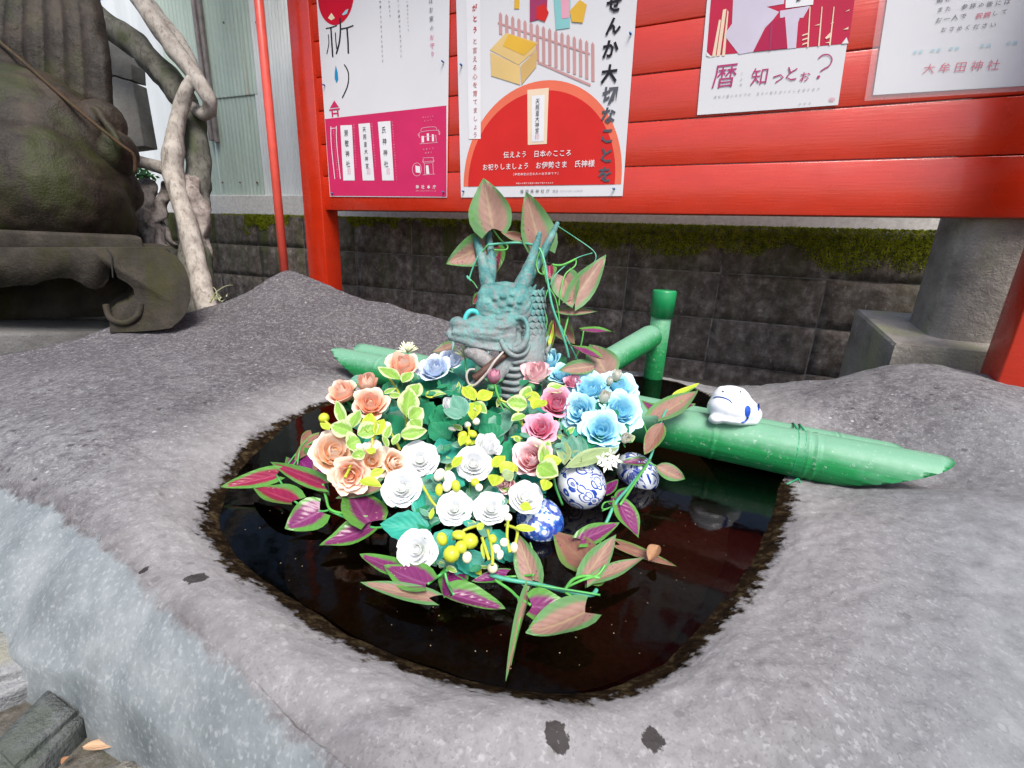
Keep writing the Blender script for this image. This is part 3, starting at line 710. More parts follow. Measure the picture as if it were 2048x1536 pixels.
def m_boulder():
    N = NT('rough_boulder_stone'); g_ = N.n('NewGeometry').outputs['Position']
    a = N.noise(g_, 5, 6, .6); f_ = N.noise(g_, 190, 1, .5); ff = N.noise(g_, 330, 1, .5); mid = N.noise(g_, 80, 2, .6)
    b = N.noise(g_, 22, 4, .62)
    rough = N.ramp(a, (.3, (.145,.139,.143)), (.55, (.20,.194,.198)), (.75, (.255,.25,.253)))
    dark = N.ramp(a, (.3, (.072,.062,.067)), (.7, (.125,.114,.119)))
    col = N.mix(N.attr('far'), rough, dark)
    col = N.mix(N.ramp(b, (.40, 0), (.66, .7)), col, (.085,.074,.085))
    col = N.mix(N.ramp(mid, (.50, 0), (.62, .30)), col, (.31,.305,.31))
    col = N.mix(N.math('MULTIPLY', N.ramp(f_, (.60, 0), (.68, 1)), .38), col, (.48,.47,.475))
    col = N.mix(N.math('MULTIPLY', N.ramp(ff, (.34, 1), (.42, 0)), .5), col, (.045,.042,.045))
    col = N.mix(N.math('MULTIPLY', N.ramp(mid, (.34, 1), (.41, 0)), .45), col, (.06,.056,.06))
    vx = N.n('TexVoronoi'); vx.inputs['Scale'].default_value = 42; N.l(g_, vx.inputs['Vector']); sx = N.n('SeparateXYZ'); N.l(vx.outputs['Color'], sx.inputs[0])
    pit2 = N.math('MULTIPLY', N.ramp(N.math('ADD', vx.outputs['Distance'], N.math('MULTIPLY', N.math('SUBTRACT', f_, .5), .3)), (.16, 1), (.24, 0)), N.ramp(sx.outputs['X'], (.72, 0), (.76, 1)))
    pale2 = N.math('MULTIPLY', N.ramp(vx.outputs['Distance'], (.10, 1), (.18, 0)), N.ramp(sx.outputs['Y'], (.84, 0), (.86, 1)))
    col = N.mix(N.math('MULTIPLY', pit2, .75), col, (.04,.035,.038)); col = N.mix(N.math('MULTIPLY', pale2, .6), col, (.55,.54,.54))
    # pale lime crust round the wet edge
    dw = N.attr('dw'); dn = N.math('ADD', dw, N.math('MULTIPLY', N.math('SUBTRACT', N.noise(g_, 34, 6, .7), .5), .05))
    dn = N.math('ADD', dn, N.math('MULTIPLY', N.math('SUBTRACT', N.noise(g_, 6, 3), .5), .07))
    cr = N.ramp(N.math('MULTIPLY', dn, 4.0), (.06, 0), (.16, 1), (.42, .6), (.85, 0))
    col = N.mix(N.math('MULTIPLY', cr, .55), col, N.ramp(b, (.3, (.34,.32,.315)), (.7, (.54,.52,.51))))
    # bluish smoother side face
    fa = N.math('ADD', N.attr('facet'), N.math('MULTIPLY', N.math('SUBTRACT', N.noise(g_, 40, 6, .7), .5), .35))
    fm = N.ramp(fa, (.47, 0), (.53, 1))
    cb = N.math('MULTIPLY', N.ramp(fa, (.22, 0), (.44, 1)), N.ramp(N.noise(g_, 9, 4, .6), (.35, .1), (.6, .6)))
    col = N.mix(cb, col, N.ramp(mid, (.35, (.055,.043,.046)), (.65, (.14,.118,.122))))
    fc = N.ramp(N.noise(g_, 11, 7, .65), (.3, (.13,.15,.157)), (.5, (.22,.243,.25)), (.72, (.34,.36,.365)))
    fc = N.mix(N.ramp(N.noise(N.map(g_, (1,1,.4)), 7, 5, .7), (.56, 0), (.68, .6)), fc, (.17,.165,.17))
    fc = N.mix(N.math('MULTIPLY', N.ramp(f_, (.55, 0), (.72, 1)), .35), fc, (.50,.52,.52))
    col = N.mix(fm, col, fc)
    # greyer-blue patch on the right flank
    col = N.mix(N.math('MULTIPLY', N.attr('cool'), .7), col, N.ramp(b, (.3, (.17,.18,.19)), (.7, (.34,.355,.365))))
    # black algae band with ragged hairs of stain
    an = N.math('ADD', dw, N.math('MULTIPLY', N.math('SUBTRACT', N.noise(g_, 70, 3, .6), .5), .055))
    an = N.math('ADD', an, N.math('MULTIPLY', N.math('SUBTRACT', N.noise(g_, 16, 4, .6), .5), .045))
    al = N.ramp(N.math('MULTIPLY', an, 17.5), (.42, 1), (.60, 0))
    alc = N.ramp(N.noise(g_, 60, 4, .7), (.3, (.005,.004,.003)), (.52, (.022,.014,.008)), (.68, (.075,.055,.028)))
    col = N.mix(al, col, alc)
    stn = N.attr('stain'); sn = N.ramp(N.math('ADD', stn, N.math('MULTIPLY', N.math('SUBTRACT', N.noise(g_, 110, 3, .6), .5), 1.6)), (.62, 0), (.74, 1))
    sn = N.math('MULTIPLY', sn, N.math('MULTIPLY', N.ramp(stn, (.02, 0), (.2, 1)), .85))
    col = N.mix(sn, col, (.022,.016,.015))
    col = N.mix(1.0, col, (.70,.705,.705), 'MULTIPLY')
    h1 = N.noise(g_, 190, 1, .5); h2 = N.noise(g_, 70, 3, .6)
    pit = N.ramp(N.voro(g_, 95), (.0, 0), (.22, 1))
    hh = N.math('ADD', N.math('MULTIPLY', h1, .5), N.math('MULTIPLY', pit, .35))
    hh = N.math('MULTIPLY', hh, N.math('SUBTRACT', 1.0, N.math('MULTIPLY', fm, .75)))
    bstr = N.bump(hh, .25, .003, N.bump(h2, .25, .006))
    rgh = N.math('SUBTRACT', .82, N.math('MULTIPLY', al, .12))
    rgh = N.math('SUBTRACT', rgh, N.math('MULTIPLY', fm, .25))
    return N.fin(col, rgh, bstr, spec=N.math('MULTIPLY', N.math('SUBTRACT', 1.0, N.math('MAXIMUM', al, sn)), .3))
bo = MB(); bo.v = V; bo.f = Fc; bo.m = [0]*len(Fc)
stone = empty('stone_basin', Vector((CB.x, CB.y, 0)), 'huge rough grey boulder hollowed into a round water basin full of flowers', 'stone basin')
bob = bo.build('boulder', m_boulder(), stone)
NV = len(V)
def fattr(name, vals):
    at = bob.data.attributes.new(name, 'FLOAT', 'POINT'); at.data.foreach_set('value', [float(x) for x in vals])
fattr('dw', [i[0] for i in info])
fattr('facet', [max(0, min(1, .5+crest_side(v[0], v[1])/.12)) if v[0] < .15 and v[1] < 1.0 else 0 for v in V])
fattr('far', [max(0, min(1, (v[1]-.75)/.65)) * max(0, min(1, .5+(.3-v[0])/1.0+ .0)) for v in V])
fattr('cool', [max(0, min(1, (v[0]-.12)/.3))*max(0, min(1, (i[0]-.10)/.15))*max(0, min(1, (1.0-v[1])/.4)) for v, i in zip(V, info)])
ST = [(*at_h(x, y, h).xy, r, rx) for x, y, h, r, rx in ((1115,1470,.04,.0105,1),(1310,1448,.04,.0100,1),(393,1162,.03,.012,1),(285,1135,.03,.006,1))]
def stv(v):
    s_ = 0
    for x, y, r, _ in ST:
        d = math.hypot(v[0]-x, v[1]-y); s_ = max(s_, min(1, max(0, 1.6-d/r)))
    return s_
fattr('stain', [stv(v) for v in V])

# ------------------------------------------------------------------ water
def m_water():
    N = NT('dark_still_water'); g_ = N.n('NewGeometry').outputs['Position']
    nr = N.bump(N.noise(g_, 12, 3), .03, .02)
    fr = N.n('Fresnel'); fr.inputs['IOR'].default_value = 1.24; N.l(nr, fr.inputs['Normal'])
    tr = N.n('BsdfTransparent'); tr.inputs[0].default_value = (.20,.15,.10,1)
    gl = N.n('BsdfGlossy'); gl.inputs['Roughness'].default_value = .06; N.l(nr, gl.inputs['Normal'])
    mx = N.n('MixShader'); N.l(fr.outputs[0], mx.inputs[0]); N.l(tr.outputs[0], mx.inputs[1]); N.l(gl.outputs[0], mx.inputs[2])
    N.l(mx.outputs[0], N.out.inputs['Surface']); return N.m
wm = MB(); wm.v.append((CB.x, CB.y, ZW))
for k in range(1, 7):
    for j in range(NA):
        a = -PI+2*PI*j/NA; r = (lerp_tab(a, T_W)+.022)*k/6; wm.v.append((CB.x+r*math.cos(a), CB.y+r*math.sin(a), ZW))
for j in range(NA): wm.f.append((0, 1+j, 1+(j+1)%NA)); wm.m.append(0)
for k in range(5):
    for j in range(NA): wm.f.append((1+k*NA+j, 1+(k+1)*NA+j, 1+(k+1)*NA+(j+1)%NA, 1+k*NA+(j+1)%NA)); wm.m.append(0)
tag(wm.build('water', m_water()), kind='structure')
# specks drifting on the water
sp = MB(); rs = random.Random(5); cnt = 0
while cnt < 90:
    px, py = rs.uniform(460,1570), rs.uniform(1000,1370)
    q = at_h(px, py, .0012); a = math.atan2(q.y-CB.y, q.x-CB.x)
    if math.hypot(q.x-CB.x, q.y-CB.y) > lerp_tab(a, T_W)-.01: continue
    s_ = rs.uniform(.0003,.0007)*(2.0 if rs.random() < .08 else 1); e = rs.uniform(0, PI); L = s_*rs.uniform(1,2.2)
    sp.ell(q, (Vector((math.cos(e)*L, math.sin(e)*L, 0)), Vector((-math.sin(e)*s_, math.cos(e)*s_, 0)), ZUP*.0006), 6, 4); cnt += 1
tag(sp.build('debris', simple('pale_debris', (.22,.16,.09), .8, .5, 400)), kind='stuff')

# ------------------------------------------------------------------ lower-left corner: kerb stone, rock, leaves, coin
def slab_from(px_top, z, depth, mat, name, label, cat, bev=.008, rough_amp=.004):
    import bmesh
    bm = bmesh.new(); vs_ = [bm.verts.new(at_z(x, y, z)) for x, y in px_top]; f = bm.faces.new(vs_)
    r = bmesh.ops.extrude_face_region(bm, geom=[f]); 
    for v in r['geom']:
        if isinstance(v, bmesh.types.BMVert): v.co.z -= depth
    bmesh.ops.recalc_face_normals(bm, faces=bm.faces)
    bmesh.ops.bevel(bm, geom=list(bm.edges), offset=bev, segments=2, affect='EDGES')
    bmesh.ops.subdivide_edges(bm, edges=list(bm.edges), cuts=3, use_grid_fill=True)
    for v in bm.verts: v.co += Vector((noise.noise(v.co*14), noise.noise(v.co*14+Vector((5,0,0))), noise.noise(v.co*14+Vector((0,7,0)))))*rough_amp
    me = bpy.data.meshes.new(name); bm.to_mesh(me); bm.free(); me.materials.append(mat); me.polygons.foreach_set('use_smooth', [True]*len(me.polygons))
    return tag(link(name, me), label, cat)
MAT_KERB = stone_mat('damp_kerb_stone', (.20,.21,.205), (.075,.085,.08), (.045,.055,.035), 14)
slab_from([(-40,1500),(98,1362),(178,1412),(20,1560)], ZW-.095, .06, MAT_KERB, 'kerb_stone', 'damp grey squared kerb stone at the foot of the boulder, bottom left', 'stone')
slab_from([(-220,1300),(-40,1210),(60,1208),(130,1240),(150,1290),(90,1330),(20,1352),(-120,1400)], ZW-.085, .07, stone_mat('wet_flat_stone', (.33,.34,.35), (.13,.12,.115), (.20,.19,.13), 10, rough=.4), 'flat_stone', 'wet pale flat stone beside the boulder with a copper coin lying on it', 'stone', .012, .008)
slab_from([(150,1560),(215,1512),(300,1488),(345,1500),(360,1580)], ZW-.10, .06, stone_mat('buff_rock', (.34,.31,.26), (.15,.135,.11), None, 12), 'rock', 'buff coloured rock at the bottom edge below the boulder flank', 'rock', .012, .006)
m = MB(); c = at_z(11, 1195, ZW-.080); m.tube([c, c+ZUP*.0016], [.0105,.0105], 20); tag(m.build('coin', simple('copper', (.48,.17,.08), .45, .3, 200, .2), smooth=False), 'small copper coin on the wet flat stone at the left edge', 'coin')
# ================================================================== stone guardian statue on its scroll pedestal
MAT_STATUE = None
def m_statue():
    N = NT('old_mossy_statue_stone'); g_ = N.n('NewGeometry').outputs['Position']
    a = N.noise(g_, 7, 7, .65); f_ = N.noise(g_, 140, 3, .6)
    col = N.ramp(a, (.3, (.005,.0035,.002)), (.5, (.017,.012,.008)), (.72, (.058,.04,.028)))
    col = N.mix(N.math('MULTIPLY', N.ramp(f_, (.35, 1), (.6, 0)), .5), col, (.035,.028,.02))
    mo_ = N.ramp(N.noise(N.map(g_, (1,1,.5)), 5.5, 5, .65), (.47, 0), (.62, 1))
    col = N.mix(N.math('MULTIPLY', mo_, .75), col, (.024,.030,.005))
    return N.fin(col, .6, N.bump(f_, .35, .004, N.bump(N.noise(g_, 35, 5, .65), .4, .008)), spec=.22)
MAT_STATUE = m_statue()
MAT_PED = stone_mat('worn_pedestal_stone', (.066,.055,.043), (.015,.012,.009), (.03,.029,.008), 9, .5, .14, .75)
SZ = 1.78
st0 = at_d(150, 470, SZ)
statue = empty('guardian_statue', Vector((st0.x, st0.y, .5)), 'dark mossy carved stone guardian beast with pleated mane at the left edge', 'statue')
def SP(px, py, d=0.0): return at_d(px, py, SZ+d)
sc_ = SZ/F
def ellp(m, px, py, d, rx, ry, rz, rot=0):
    c, s = math.cos(rot), math.sin(rot); k = (SZ+d)/F
    m.ell(SP(px, py, d), ((RT*c+UP*s)*rx*k, (UP*c-RT*s)*ry*k, FW*rz*k), 20, 14)
m = MB()
ellp(m, 40, 330, .05, 190, 190, 130, -.75); ellp(m, 90, 380, .0, 145, 130, 130, -.6); ellp(m, 0, 420, 0, 150, 120, 140); ellp(m, 130, 420, .05, 112, 60, 120)
ellp(m, 0, 250, .1, 130, 150, 110, -.7); ellp(m, 190, 370, .08, 60, 70, 90, -.8)
o = m.build('haunch', MAT_STATUE, statue); remesh(o, .012, 6, .006, 14)
# rolled seam along the back edge
m = MB(); P = spline([SP(-30,60,.02), SP(40,118,-.06), SP(110,180,-.07), SP(180,240,-.06), SP(240,288,-.03), SP(268,312,.0), SP(270,345,.02)], 6)
m.tube(P, [.0065]*len(P), 8); m.build('ridge', stone_mat('ochre_stained_ridge', (.09,.045,.018), (.03,.022,.009), (.04,.045,.01), 12), statue)
m = MB()
for (x0,y0),(x1,y1),(x2,y2),r in (((20,-60),(10,60),(0,160),26),((50,-60),(42,60),(40,170),26),((85,-70),(82,60),(84,190),27),((115,-70),(122,60),(126,205),26),((140,-70),(158,60),(166,215),25),((165,-60),(188,70),(196,210),22),((180,-30),(204,100),(212,215),14)):
    P, R_ = spline([SP(x0,y0,.10), SP(x1,y1,.05), SP(x2,y2,.07)], 8, [r*sc_*.95]*3); m.tube(P, R_, 10)
ellp(m, 110, 90, .14, 100, 130, 40, -.1)
o = m.build('pleated_mane', MAT_STATUE, statue); remesh(o, .0075, 2, .003, 20)
m = MB(); ellp(m, 200, 250, .06, 45, 48, 40, -.6); ellp(m, 235, 310, .06, 30, 44, 40, -.3)
for i in range(9):
    a0 = .25+i*.2
    P, R_ = spline([SP(165+i*4,205+i*2,.02), SP(195+i*5,222+i*7,-.005), SP(222+i*2,250+i*9,.03), SP(232-i,290+i*8,.06)], 6, [5*sc_,7*sc_,6*sc_,3*sc_]); m.tube(P, R_, 7)
o = m.build('curled_tuft', MAT_STATUE, statue); remesh(o, .006, 1, .002, 30)
m = MB()
for cx, cy, r0 in ((70,388,36),(20,400,44)):
    for k in range(3):
        P = spline([SP(cx-60+k*8, cy-20-k*9, -.17), SP(cx-10, cy-14-k*10, -.19), SP(cx+34, cy-6+k*2, -.175), SP(cx+22, cy+8+k*5, -.18), SP(cx-40, cy+16+k*7, -.185)], 6); m.tube(P, .005, 6)
# pedestal
ped = empty('scroll_pedestal', Vector((st0.x, st0.y, GZ)), 'weathered stone pedestal with a rounded scroll end and carved cloud cut-outs under the guardian beast', 'pedestal')
_rr = ray(300, 560); SIDE = Vector((_rr.x, _rr.y, 0)).normalized(); SIDE = (SIDE-RT*.06).normalized(); SIDE.z = 0
def frame_box(x0, x1, y0, y1, d0, d1, bev, sk=0):
    m = MB(); a = SP(x0, y1, d0); b = SP(x1, y1, d0); c = SP(x0, y0, d0)
    ex = b-a; ex.z = 0; m.box(a, ex, SIDE*(d1-d0), ZUP*(c.z-a.z), bev=bev); return m
frame_box(-260, 288, 447, 497, -.20, .30, .012).build('plinth_slab', MAT_PED, ped)
o = ped['label'] and MB(); m = MB()
# main block: extruded rounded profile, then cloud-shaped hollows cut from its front
prof = [(-300,497),(300,495),(330,500),(356,516),(374,545),(381,585),(374,622),(352,648),(318,660),(150,668),(-300,680)]
def extr(prof, d0, d1, m_, flip=False):
    n = len(prof); dirv = SIDE*(d1-d0)
    a = [SP(x, y, d0) for x, y in prof]; b = [p+dirv for p in a]
    m_.add(a+b, [tuple(range(n)), tuple(2*n-1-i for i in range(n))]+[(i, n+i, n+(i+1)%n, (i+1)%n) for i in range(n)])
dense = []
Pp = spline([Vector((*q, 0)) for q in prof], 4)
extr([(p.x, p.y) for p in Pp], -.26, .34, m)
blk = m.build('scroll_block', MAT_PED, ped)
bv = blk.modifiers.new('b', 'BEVEL'); bv.width = .03; bv.segments = 4; bv.limit_method = 'ANGLE'; bv.angle_limit = .9
c1 = MB(); hol = [(-320,606),(-40,598),(10,592),(40,592),(62,582),(100,575),(130,576),(152,586),(168,598),(190,602),(207,596),(218,580),(223,556),(232,552),(240,574),(262,586),(278,600),(282,618),(268,634),(240,642),(222,660),(222,760),(-320,760)]
extr(hol, -.5, .22, c1)
cut = c1.build('carved_hollow', MAT_PED, ped)
bo_ = blk.modifiers.new('c', 'BOOLEAN'); bo_.operation = 'DIFFERENCE'; bo_.object = cut; bo_.solver = 'EXACT'
dg = bpy.context.evaluated_depsgraph_get(); dg.update(); me = bpy.data.meshes.new_from_object(blk.evaluated_get(dg)); blk.modifiers.clear(); blk.data = me
bpy.data.objects.remove(cut)
m = MB(); P = spline([SP(212,610,-.262), SP(222,637,-.265), SP(250,646,-.265), SP(275,632,-.265), SP(282,606,-.262)], 6); m.tube(P, [.010]*len(P), 8); m.build('carved_lip', MAT_PED, ped)
m = MB(); c = SP(217,520,-.245)
P = spline([SP(213,497,-.262), SP(222,512,-.268), SP(224,530,-.266), SP(226,556,-.262)], 5); m.tube(P, [.0022]*len(P), 5); m.build('crack', simple('dark_crack', (.015,.013,.01), .95), ped)
m = frame_box(-420, 400, 690, 740, -.42, .55, .015); 
a = SP(-380, 712, -.36); b = SP(385, 655, .02)
m = MB(); ex = (b-a); ex.z = 0; m.box(Vector((a.x, a.y, .40)), ex, SIDE*.75, ZUP*(.555-.40), bev=.012); m.build('base_slab', stone_mat('pale_base_slab', (.17,.165,.16), (.08,.075,.07), None, 8), ped)

# broken standing slab behind the statue
bs = at_d(220, 300, 2.45)
broken = empty('broken_slab', Vector((bs.x, bs.y, GZ)), 'cracked grey stone slab standing behind the guardian beast under the dark trunk', 'stone slab')
MAT_SLAB = stone_mat('grey_slab_stone', (.30,.285,.255), (.16,.15,.13), None, 7)
def slabpiece(pts):
    m = MB(); n = len(pts); a = [at_d(x, y, 2.45) for x, y in pts]; b = [p+Vector((FW.x, FW.y, 0)).normalized()*.1 for p in a]
    m.add(a+b, [tuple(range(n)), tuple(2*n-1-i for i in range(n))]+[(i, n+i, n+(i+1)%n, (i+1)%n) for i in range(n)])
    o = m.build('slab_piece', MAT_SLAB, broken); bv = o.modifiers.new('b', 'BEVEL'); bv.width = .004; bv.segments = 2
slabpiece([(110,20),(160,38),(215,80),(262,128),(264,160),(246,156),(230,150),(205,150),(196,139),(120,120)])
slabpiece([(208,154),(230,153),(246,159),(265,164),(288,292),(225,300),(226,220),(216,196),(214,176)])
slabpiece([(120,124),(195,142),(204,154),(211,178),(213,197),(222,221),(221,302),(100,320)])

# ================================================================== gnarled tree
def m_bark(name, pale, mid, dark, green=.0):
    N = NT(name); g_ = N.n('NewGeometry').outputs['Position']
    a = N.noise(g_, 18, 6, .65); b = N.noise(N.map(g_, (1,1,.35)), 60, 5, .7)
    col = N.ramp(a, (.3, mid), (.58, pale)); col = N.mix(N.ramp(b, (.5, 0), (.7, .8)), col, dark)
    if green: col = N.mix(N.ramp(N.noise(g_, 9, 4), (.5, 0), (.64, green)), col, (.055,.065,.03))
    return N.fin(col, .85, N.bump(b, .5, .006, N.bump(a, .5, .012)), spec=.25)
BARK_PALE = m_bark('pale_smooth_bark', (.42,.38,.335), (.25,.215,.185), (.10,.08,.065))
BARK_DARK = m_bark('mossy_grey_bark', (.17,.165,.14), (.08,.075,.06), (.03,.026,.022), .85)
BARK_OLD = m_bark('rotten_stump_bark', (.30,.26,.235), (.12,.09,.078), (.014,.009,.007))
TZ = 2.15
tb = at_d(410, 615, TZ)
tree = empty('gnarled_tree', Vector((tb.x, tb.y, GZ)), 'gnarled tree with pale bent stem and mossy crossing trunk beside the metal shed', 'tree')
def TP(px, py, d=0.0): return at_d(px, py, TZ+d)
def limb(name, pts, mat, n=14, knot=0.06):
    P, R_ = spline([TP(x, y, d) for x, y, d, r in pts], 7, [r*.86*TZ/F for x, y, d, r in pts]); m = MB(); m.tube(P, R_, n)
    m.v = [tuple(Vector(v)+Vector((noise.noise(Vector(v)*16), noise.noise(Vector(v)*16+Vector((3,0,0))), noise.noise(Vector(v)*16+Vector((0,5,0)))))*knot*.12) for v in m.v]
    return m.build(name, mat, tree)
limb('stem', [(425,640,0,22),(410,600,0,23),(394,530,0,21),(375,450,0,21),(357,390,0,19),(345,340,0,23),(347,300,-.01,22),(352,262,-.01,17),(362,215,-.02,16),(380,168,-.045,13),(394,150,-.03,11)], BARK_PALE)
limb('branch', [(255,-40,-.06,19),(300,30,-.06,19),(345,95,-.05,19),(385,145,-.04,17),(412,185,-.03,16),(420,210,0,15),(408,228,.04,14),(385,215,.07,12)], BARK_PALE)
limb('branch', [(250,-60,.10,11),(310,20,.10,13),(350,70,.10,13),(382,120,.08,12),(398,170,.05,10)], BARK_PALE)
limb('trunk', [(60,-60,.02,26),(150,0,.05,28),(210,48,.07,28),(265,85,.09,30),(310,130,.1,30),(350,175,.1,30),(375,215,.1,28),(390,270,.1,27),(396,330,.1,25),(392,400,.1,27),(388,470,.08,30),(395,560,.05,34),(400,640,.05,40)], BARK_DARK, 18, .12)
limb('branch', [(165,0,-.08,8),(178,25,-.1,6),(187,55,-.1,4),(198,70,-.1,2.5)], BARK_PALE, 8)
limb('branch', [(225,312,.02,13),(270,322,.0,14),(312,333,.0,14),(345,345,.02,14)], BARK_PALE)
# stump: twisting roots with dark gaps
for i, pts in enumerate(([(250,360,.05,15),(275,410,.03,24),(300,460,.02,22),(318,500,.02,16),(330,560,.02,18)],[(300,372,.08,22),(290,405,.05,24),(316,450,.06,14),(338,480,.05,9),(352,492,.05,7)],[(338,375,.08,14),(318,420,.03,10),(310,470,.0,8),(345,510,.0,8)],[(280,385,.06,28),(290,470,.1,30),(320,560,.1,36),(340,640,.1,44)],[(372,350,.05,22),(385,400,.06,20),(398,450,.07,17),(405,520,.08,18)])):
    limb('root', pts, BARK_OLD, 12, .28)
# small leaves by the stump
lf = MB(); rl = random.Random(9)
for k in range(420):
    a = rl.choice(((270,355),(285,362),(245,425),(252,440),(238,415),(290,350)))
    p = TP(a[0]+rl.gauss(0,11), a[1]+rl.gauss(0,9), .16+rl.uniform(-.05,.05)); d = Vector((rl.gauss(0,1), rl.gauss(0,1), rl.gauss(0,.6))).normalized(); s = d.orthogonal().normalized(); s = (s+d.cross(s)*rl.uniform(-1,1)).normalized()
    L = rl.uniform(.018,.036); lf.add([p, p+d*L*.5+s*L*.28, p+d*L, p+d*L*.5-s*L*.28], [(0,1,2,3)])
o = lf.build('foliage', simple('fresh_green_leaf', (.06,.24,.05), .5, .4, 30), tree, smooth=False, fix=False); o['kind'] = 'stuff'
# unseen leaf canopy above the picture, added to darken the water reflections and statue
cr = MB(); rl = random.Random(21)
for k in range(60):
    cc = Vector((rl.uniform(-2.3,.35), rl.uniform(1.9,3.6), rl.uniform(2.35,3.4)))
    for i in range(75):
        p = cc+Vector((rl.gauss(0,.2), rl.gauss(0,.2), rl.gauss(0,.12))); d = Vector((rl.gauss(0,1), rl.gauss(0,1), rl.gauss(0,.5)-.3)).normalized(); s = d.orthogonal().normalized(); s = (s+d.cross(s)*rl.uniform(-1,1)).normalized()
        q_ = p-EYE; fx = 768-F*q_.dot(UP)/max(.1, q_.dot(FW))
        if fx > -70: continue
        L = rl.uniform(.05,.09); cr.add([p, p+d*L*.5+s*L*.26, p+d*L, p+d*L*.5-s*L*.26], [(0,1,2,3)])
o = cr.build('unseen_crown', simple('dark_evergreen_leaf', (.03,.085,.025), .4, .4, 12), tree, smooth=False, fix=False); o['kind'] = 'stuff'
t0_ = TP(60,-60,.02)
for pts in ([t0_, t0_+Vector((.05,.05,.5)), (-1.5,2.6,2.5), (-.7,2.7,2.9)], [t0_+Vector((.05,.05,.5)), (-1.9,2.9,2.6), (-1.9,3.1,3.0)], [(-1.5,2.6,2.5), (-.7,2.4,2.75), (0,2.5,2.95)]):
    P, R_ = spline(pts, 6, [.06,.045,.03,.015][:len(pts)]); m = MB(); m.tube(P, R_, 10); m.build('branch', BARK_DARK, tree)
# weed sprout by the stem foot
wp = at_d(432, 590, 1.9)
m = MB()
for pts in (((420,606),(428,590),(438,580),(452,572),(466,570)),((432,600),(434,588),(430,578),(425,574)),((440,602),(436,596),(428,594))):
    P = spline([at_d(x, y, 1.95) for x, y in pts], 5); m.tube(P, [.0035*(1-.75*i/len(P)) for i in range(len(P))], 5)
for k in range(40):
    p = at_d(435+rl.gauss(0,10), 598+rl.gauss(0,4), 1.95); d = Vector((rl.gauss(0,1), rl.gauss(0,1), 1)).normalized(); s = d.orthogonal(); m.add([p-s*.002, p+s*.002, p+d*.016], [(0,1,2)])
tag(m.build('weed', simple('pale_weed', (.34,.34,.20), .6), fix=False), 'thin pale weed sprouting at the foot of the pale tree stem', 'weed')

# ================================================================== bamboo
def m_bamboo(name, c, c2):
    N = NT(name); g_ = N.n('NewGeometry').outputs['Position']; u = N.coord('Generated')
    a = N.noise(N.map(N.map(g_, rot=(0,0,.46)), (.12,2.2,2.2)), 55, 4, .6); pt = N.noise(g_, 9, 4, .6)
    col = N.ramp(a, (.3, tuple(x*.78 for x in c)), (.7, tuple(x*1.25 for x in c)))
    col = N.mix(N.ramp(pt, (.52, 0), (.72, .5)), col, c2)
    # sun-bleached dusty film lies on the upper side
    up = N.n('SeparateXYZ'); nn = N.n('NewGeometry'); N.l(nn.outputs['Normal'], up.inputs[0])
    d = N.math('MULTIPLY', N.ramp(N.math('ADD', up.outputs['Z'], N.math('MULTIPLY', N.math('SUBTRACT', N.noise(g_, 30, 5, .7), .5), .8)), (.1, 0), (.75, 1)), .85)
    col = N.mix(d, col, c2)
    scx = N.ramp(N.noise(g_, 120, 3, .7), (.62, 0), (.70, .7)); col = N.mix(scx, col, (.30,.40,.32))
    return N.fin(col, .5, N.bump(a, .22, .003, N.bump(N.noise(g_, 45, 4), .15, .004)), spec=.32)
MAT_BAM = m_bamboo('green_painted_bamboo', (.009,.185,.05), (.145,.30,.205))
MAT_BAM_IN = simple('bamboo_cut_face', (.20,.42,.28), .6, .3, 60)
MAT_WIRE = simple('green_wire', (.008,.22,.09), .4)
rack = empty('bamboo_rack', at_h(1300, 860, 0), 'green bamboo rack of two long poles wired together across the basin, frog sitting on it', 'bamboo rack')
def bamboo(name, A, B, ra, rb, nodes, cutA=None, cutB=None, parent=rack):
    """pole with node rings; ends sliced on a slant (cut = (plane point, normal))"""
    ax = (B-A); L = ax.length; ax.normalize(); ts = sorted(set([i/60 for i in range(61)]+[n+d for n in nodes for d in (-.006,-.003,-.0012,0,.0012,.003,.006)]))
    pts = [A+(B-A)*t for t in ts]; rad = []
    for t in ts:
        r = ra+(rb-ra)*t
        for n in nodes:
            d = (t-n)
            if abs(d) < .0065: r += .0016*math.exp(-(d/.0022)**2)-.0013*math.exp(-((d-.003)/.001)**2)
        rad.append(r)
    m = MB(); m.tube(pts, rad, 28); 
    import bmesh
    bm = bmesh.new(); bm.from_mesh(m.mesh('t', MAT_BAM)); 
    for cut in (cutA, cutB):
        if cut:
            p, n = cut; geom = list(bm.verts)+list(bm.edges)+list(bm.faces)
            r = bmesh.ops.bisect_plane(bm, geom=geom, plane_co=p, plane_no=n, clear_outer=True)
            ed = [e for e in r['geom_cut'] if isinstance(e, bmesh.types.BMEdge)]
            f = bmesh.ops.contextual_create(bm, geom=ed)['faces']
            for q in f: q.smooth = False
    me = bpy.data.meshes.new(name); bmesh.ops.recalc_face_normals(bm, faces=bm.faces); bm.to_mesh(me); bm.free()
    for p in me.polygons: p.use_smooth = len(p.vertices) <= 4
    me.materials.append(MAT_BAM); me.materials.append(MAT_BAM_IN); return link(name, me, parent)
bL, bR = at_h(672, 722, .056), at_h(1905, 969, .048)
axd = (bR-bL).normalized(); perp = Vector((-axd.y, axd.x, 0)).normalized()
def tpar(px): # parameter along the pole for an image column near its axis
    best = 0
    for i in range(1001):
        p = bL+(bR-bL)*i/1000; q = p-EYE; x = 1024+F*q.dot(RT)/q.dot(FW)
        if x >= px: return i/1000
    return 1
cutR = (bR-axd*.112, (axd*.42-ZUP*.86+perp*.18).normalized())
cutL = (bL+axd*.06, (-axd*.48-ZUP*.8-perp*.2).normalized())
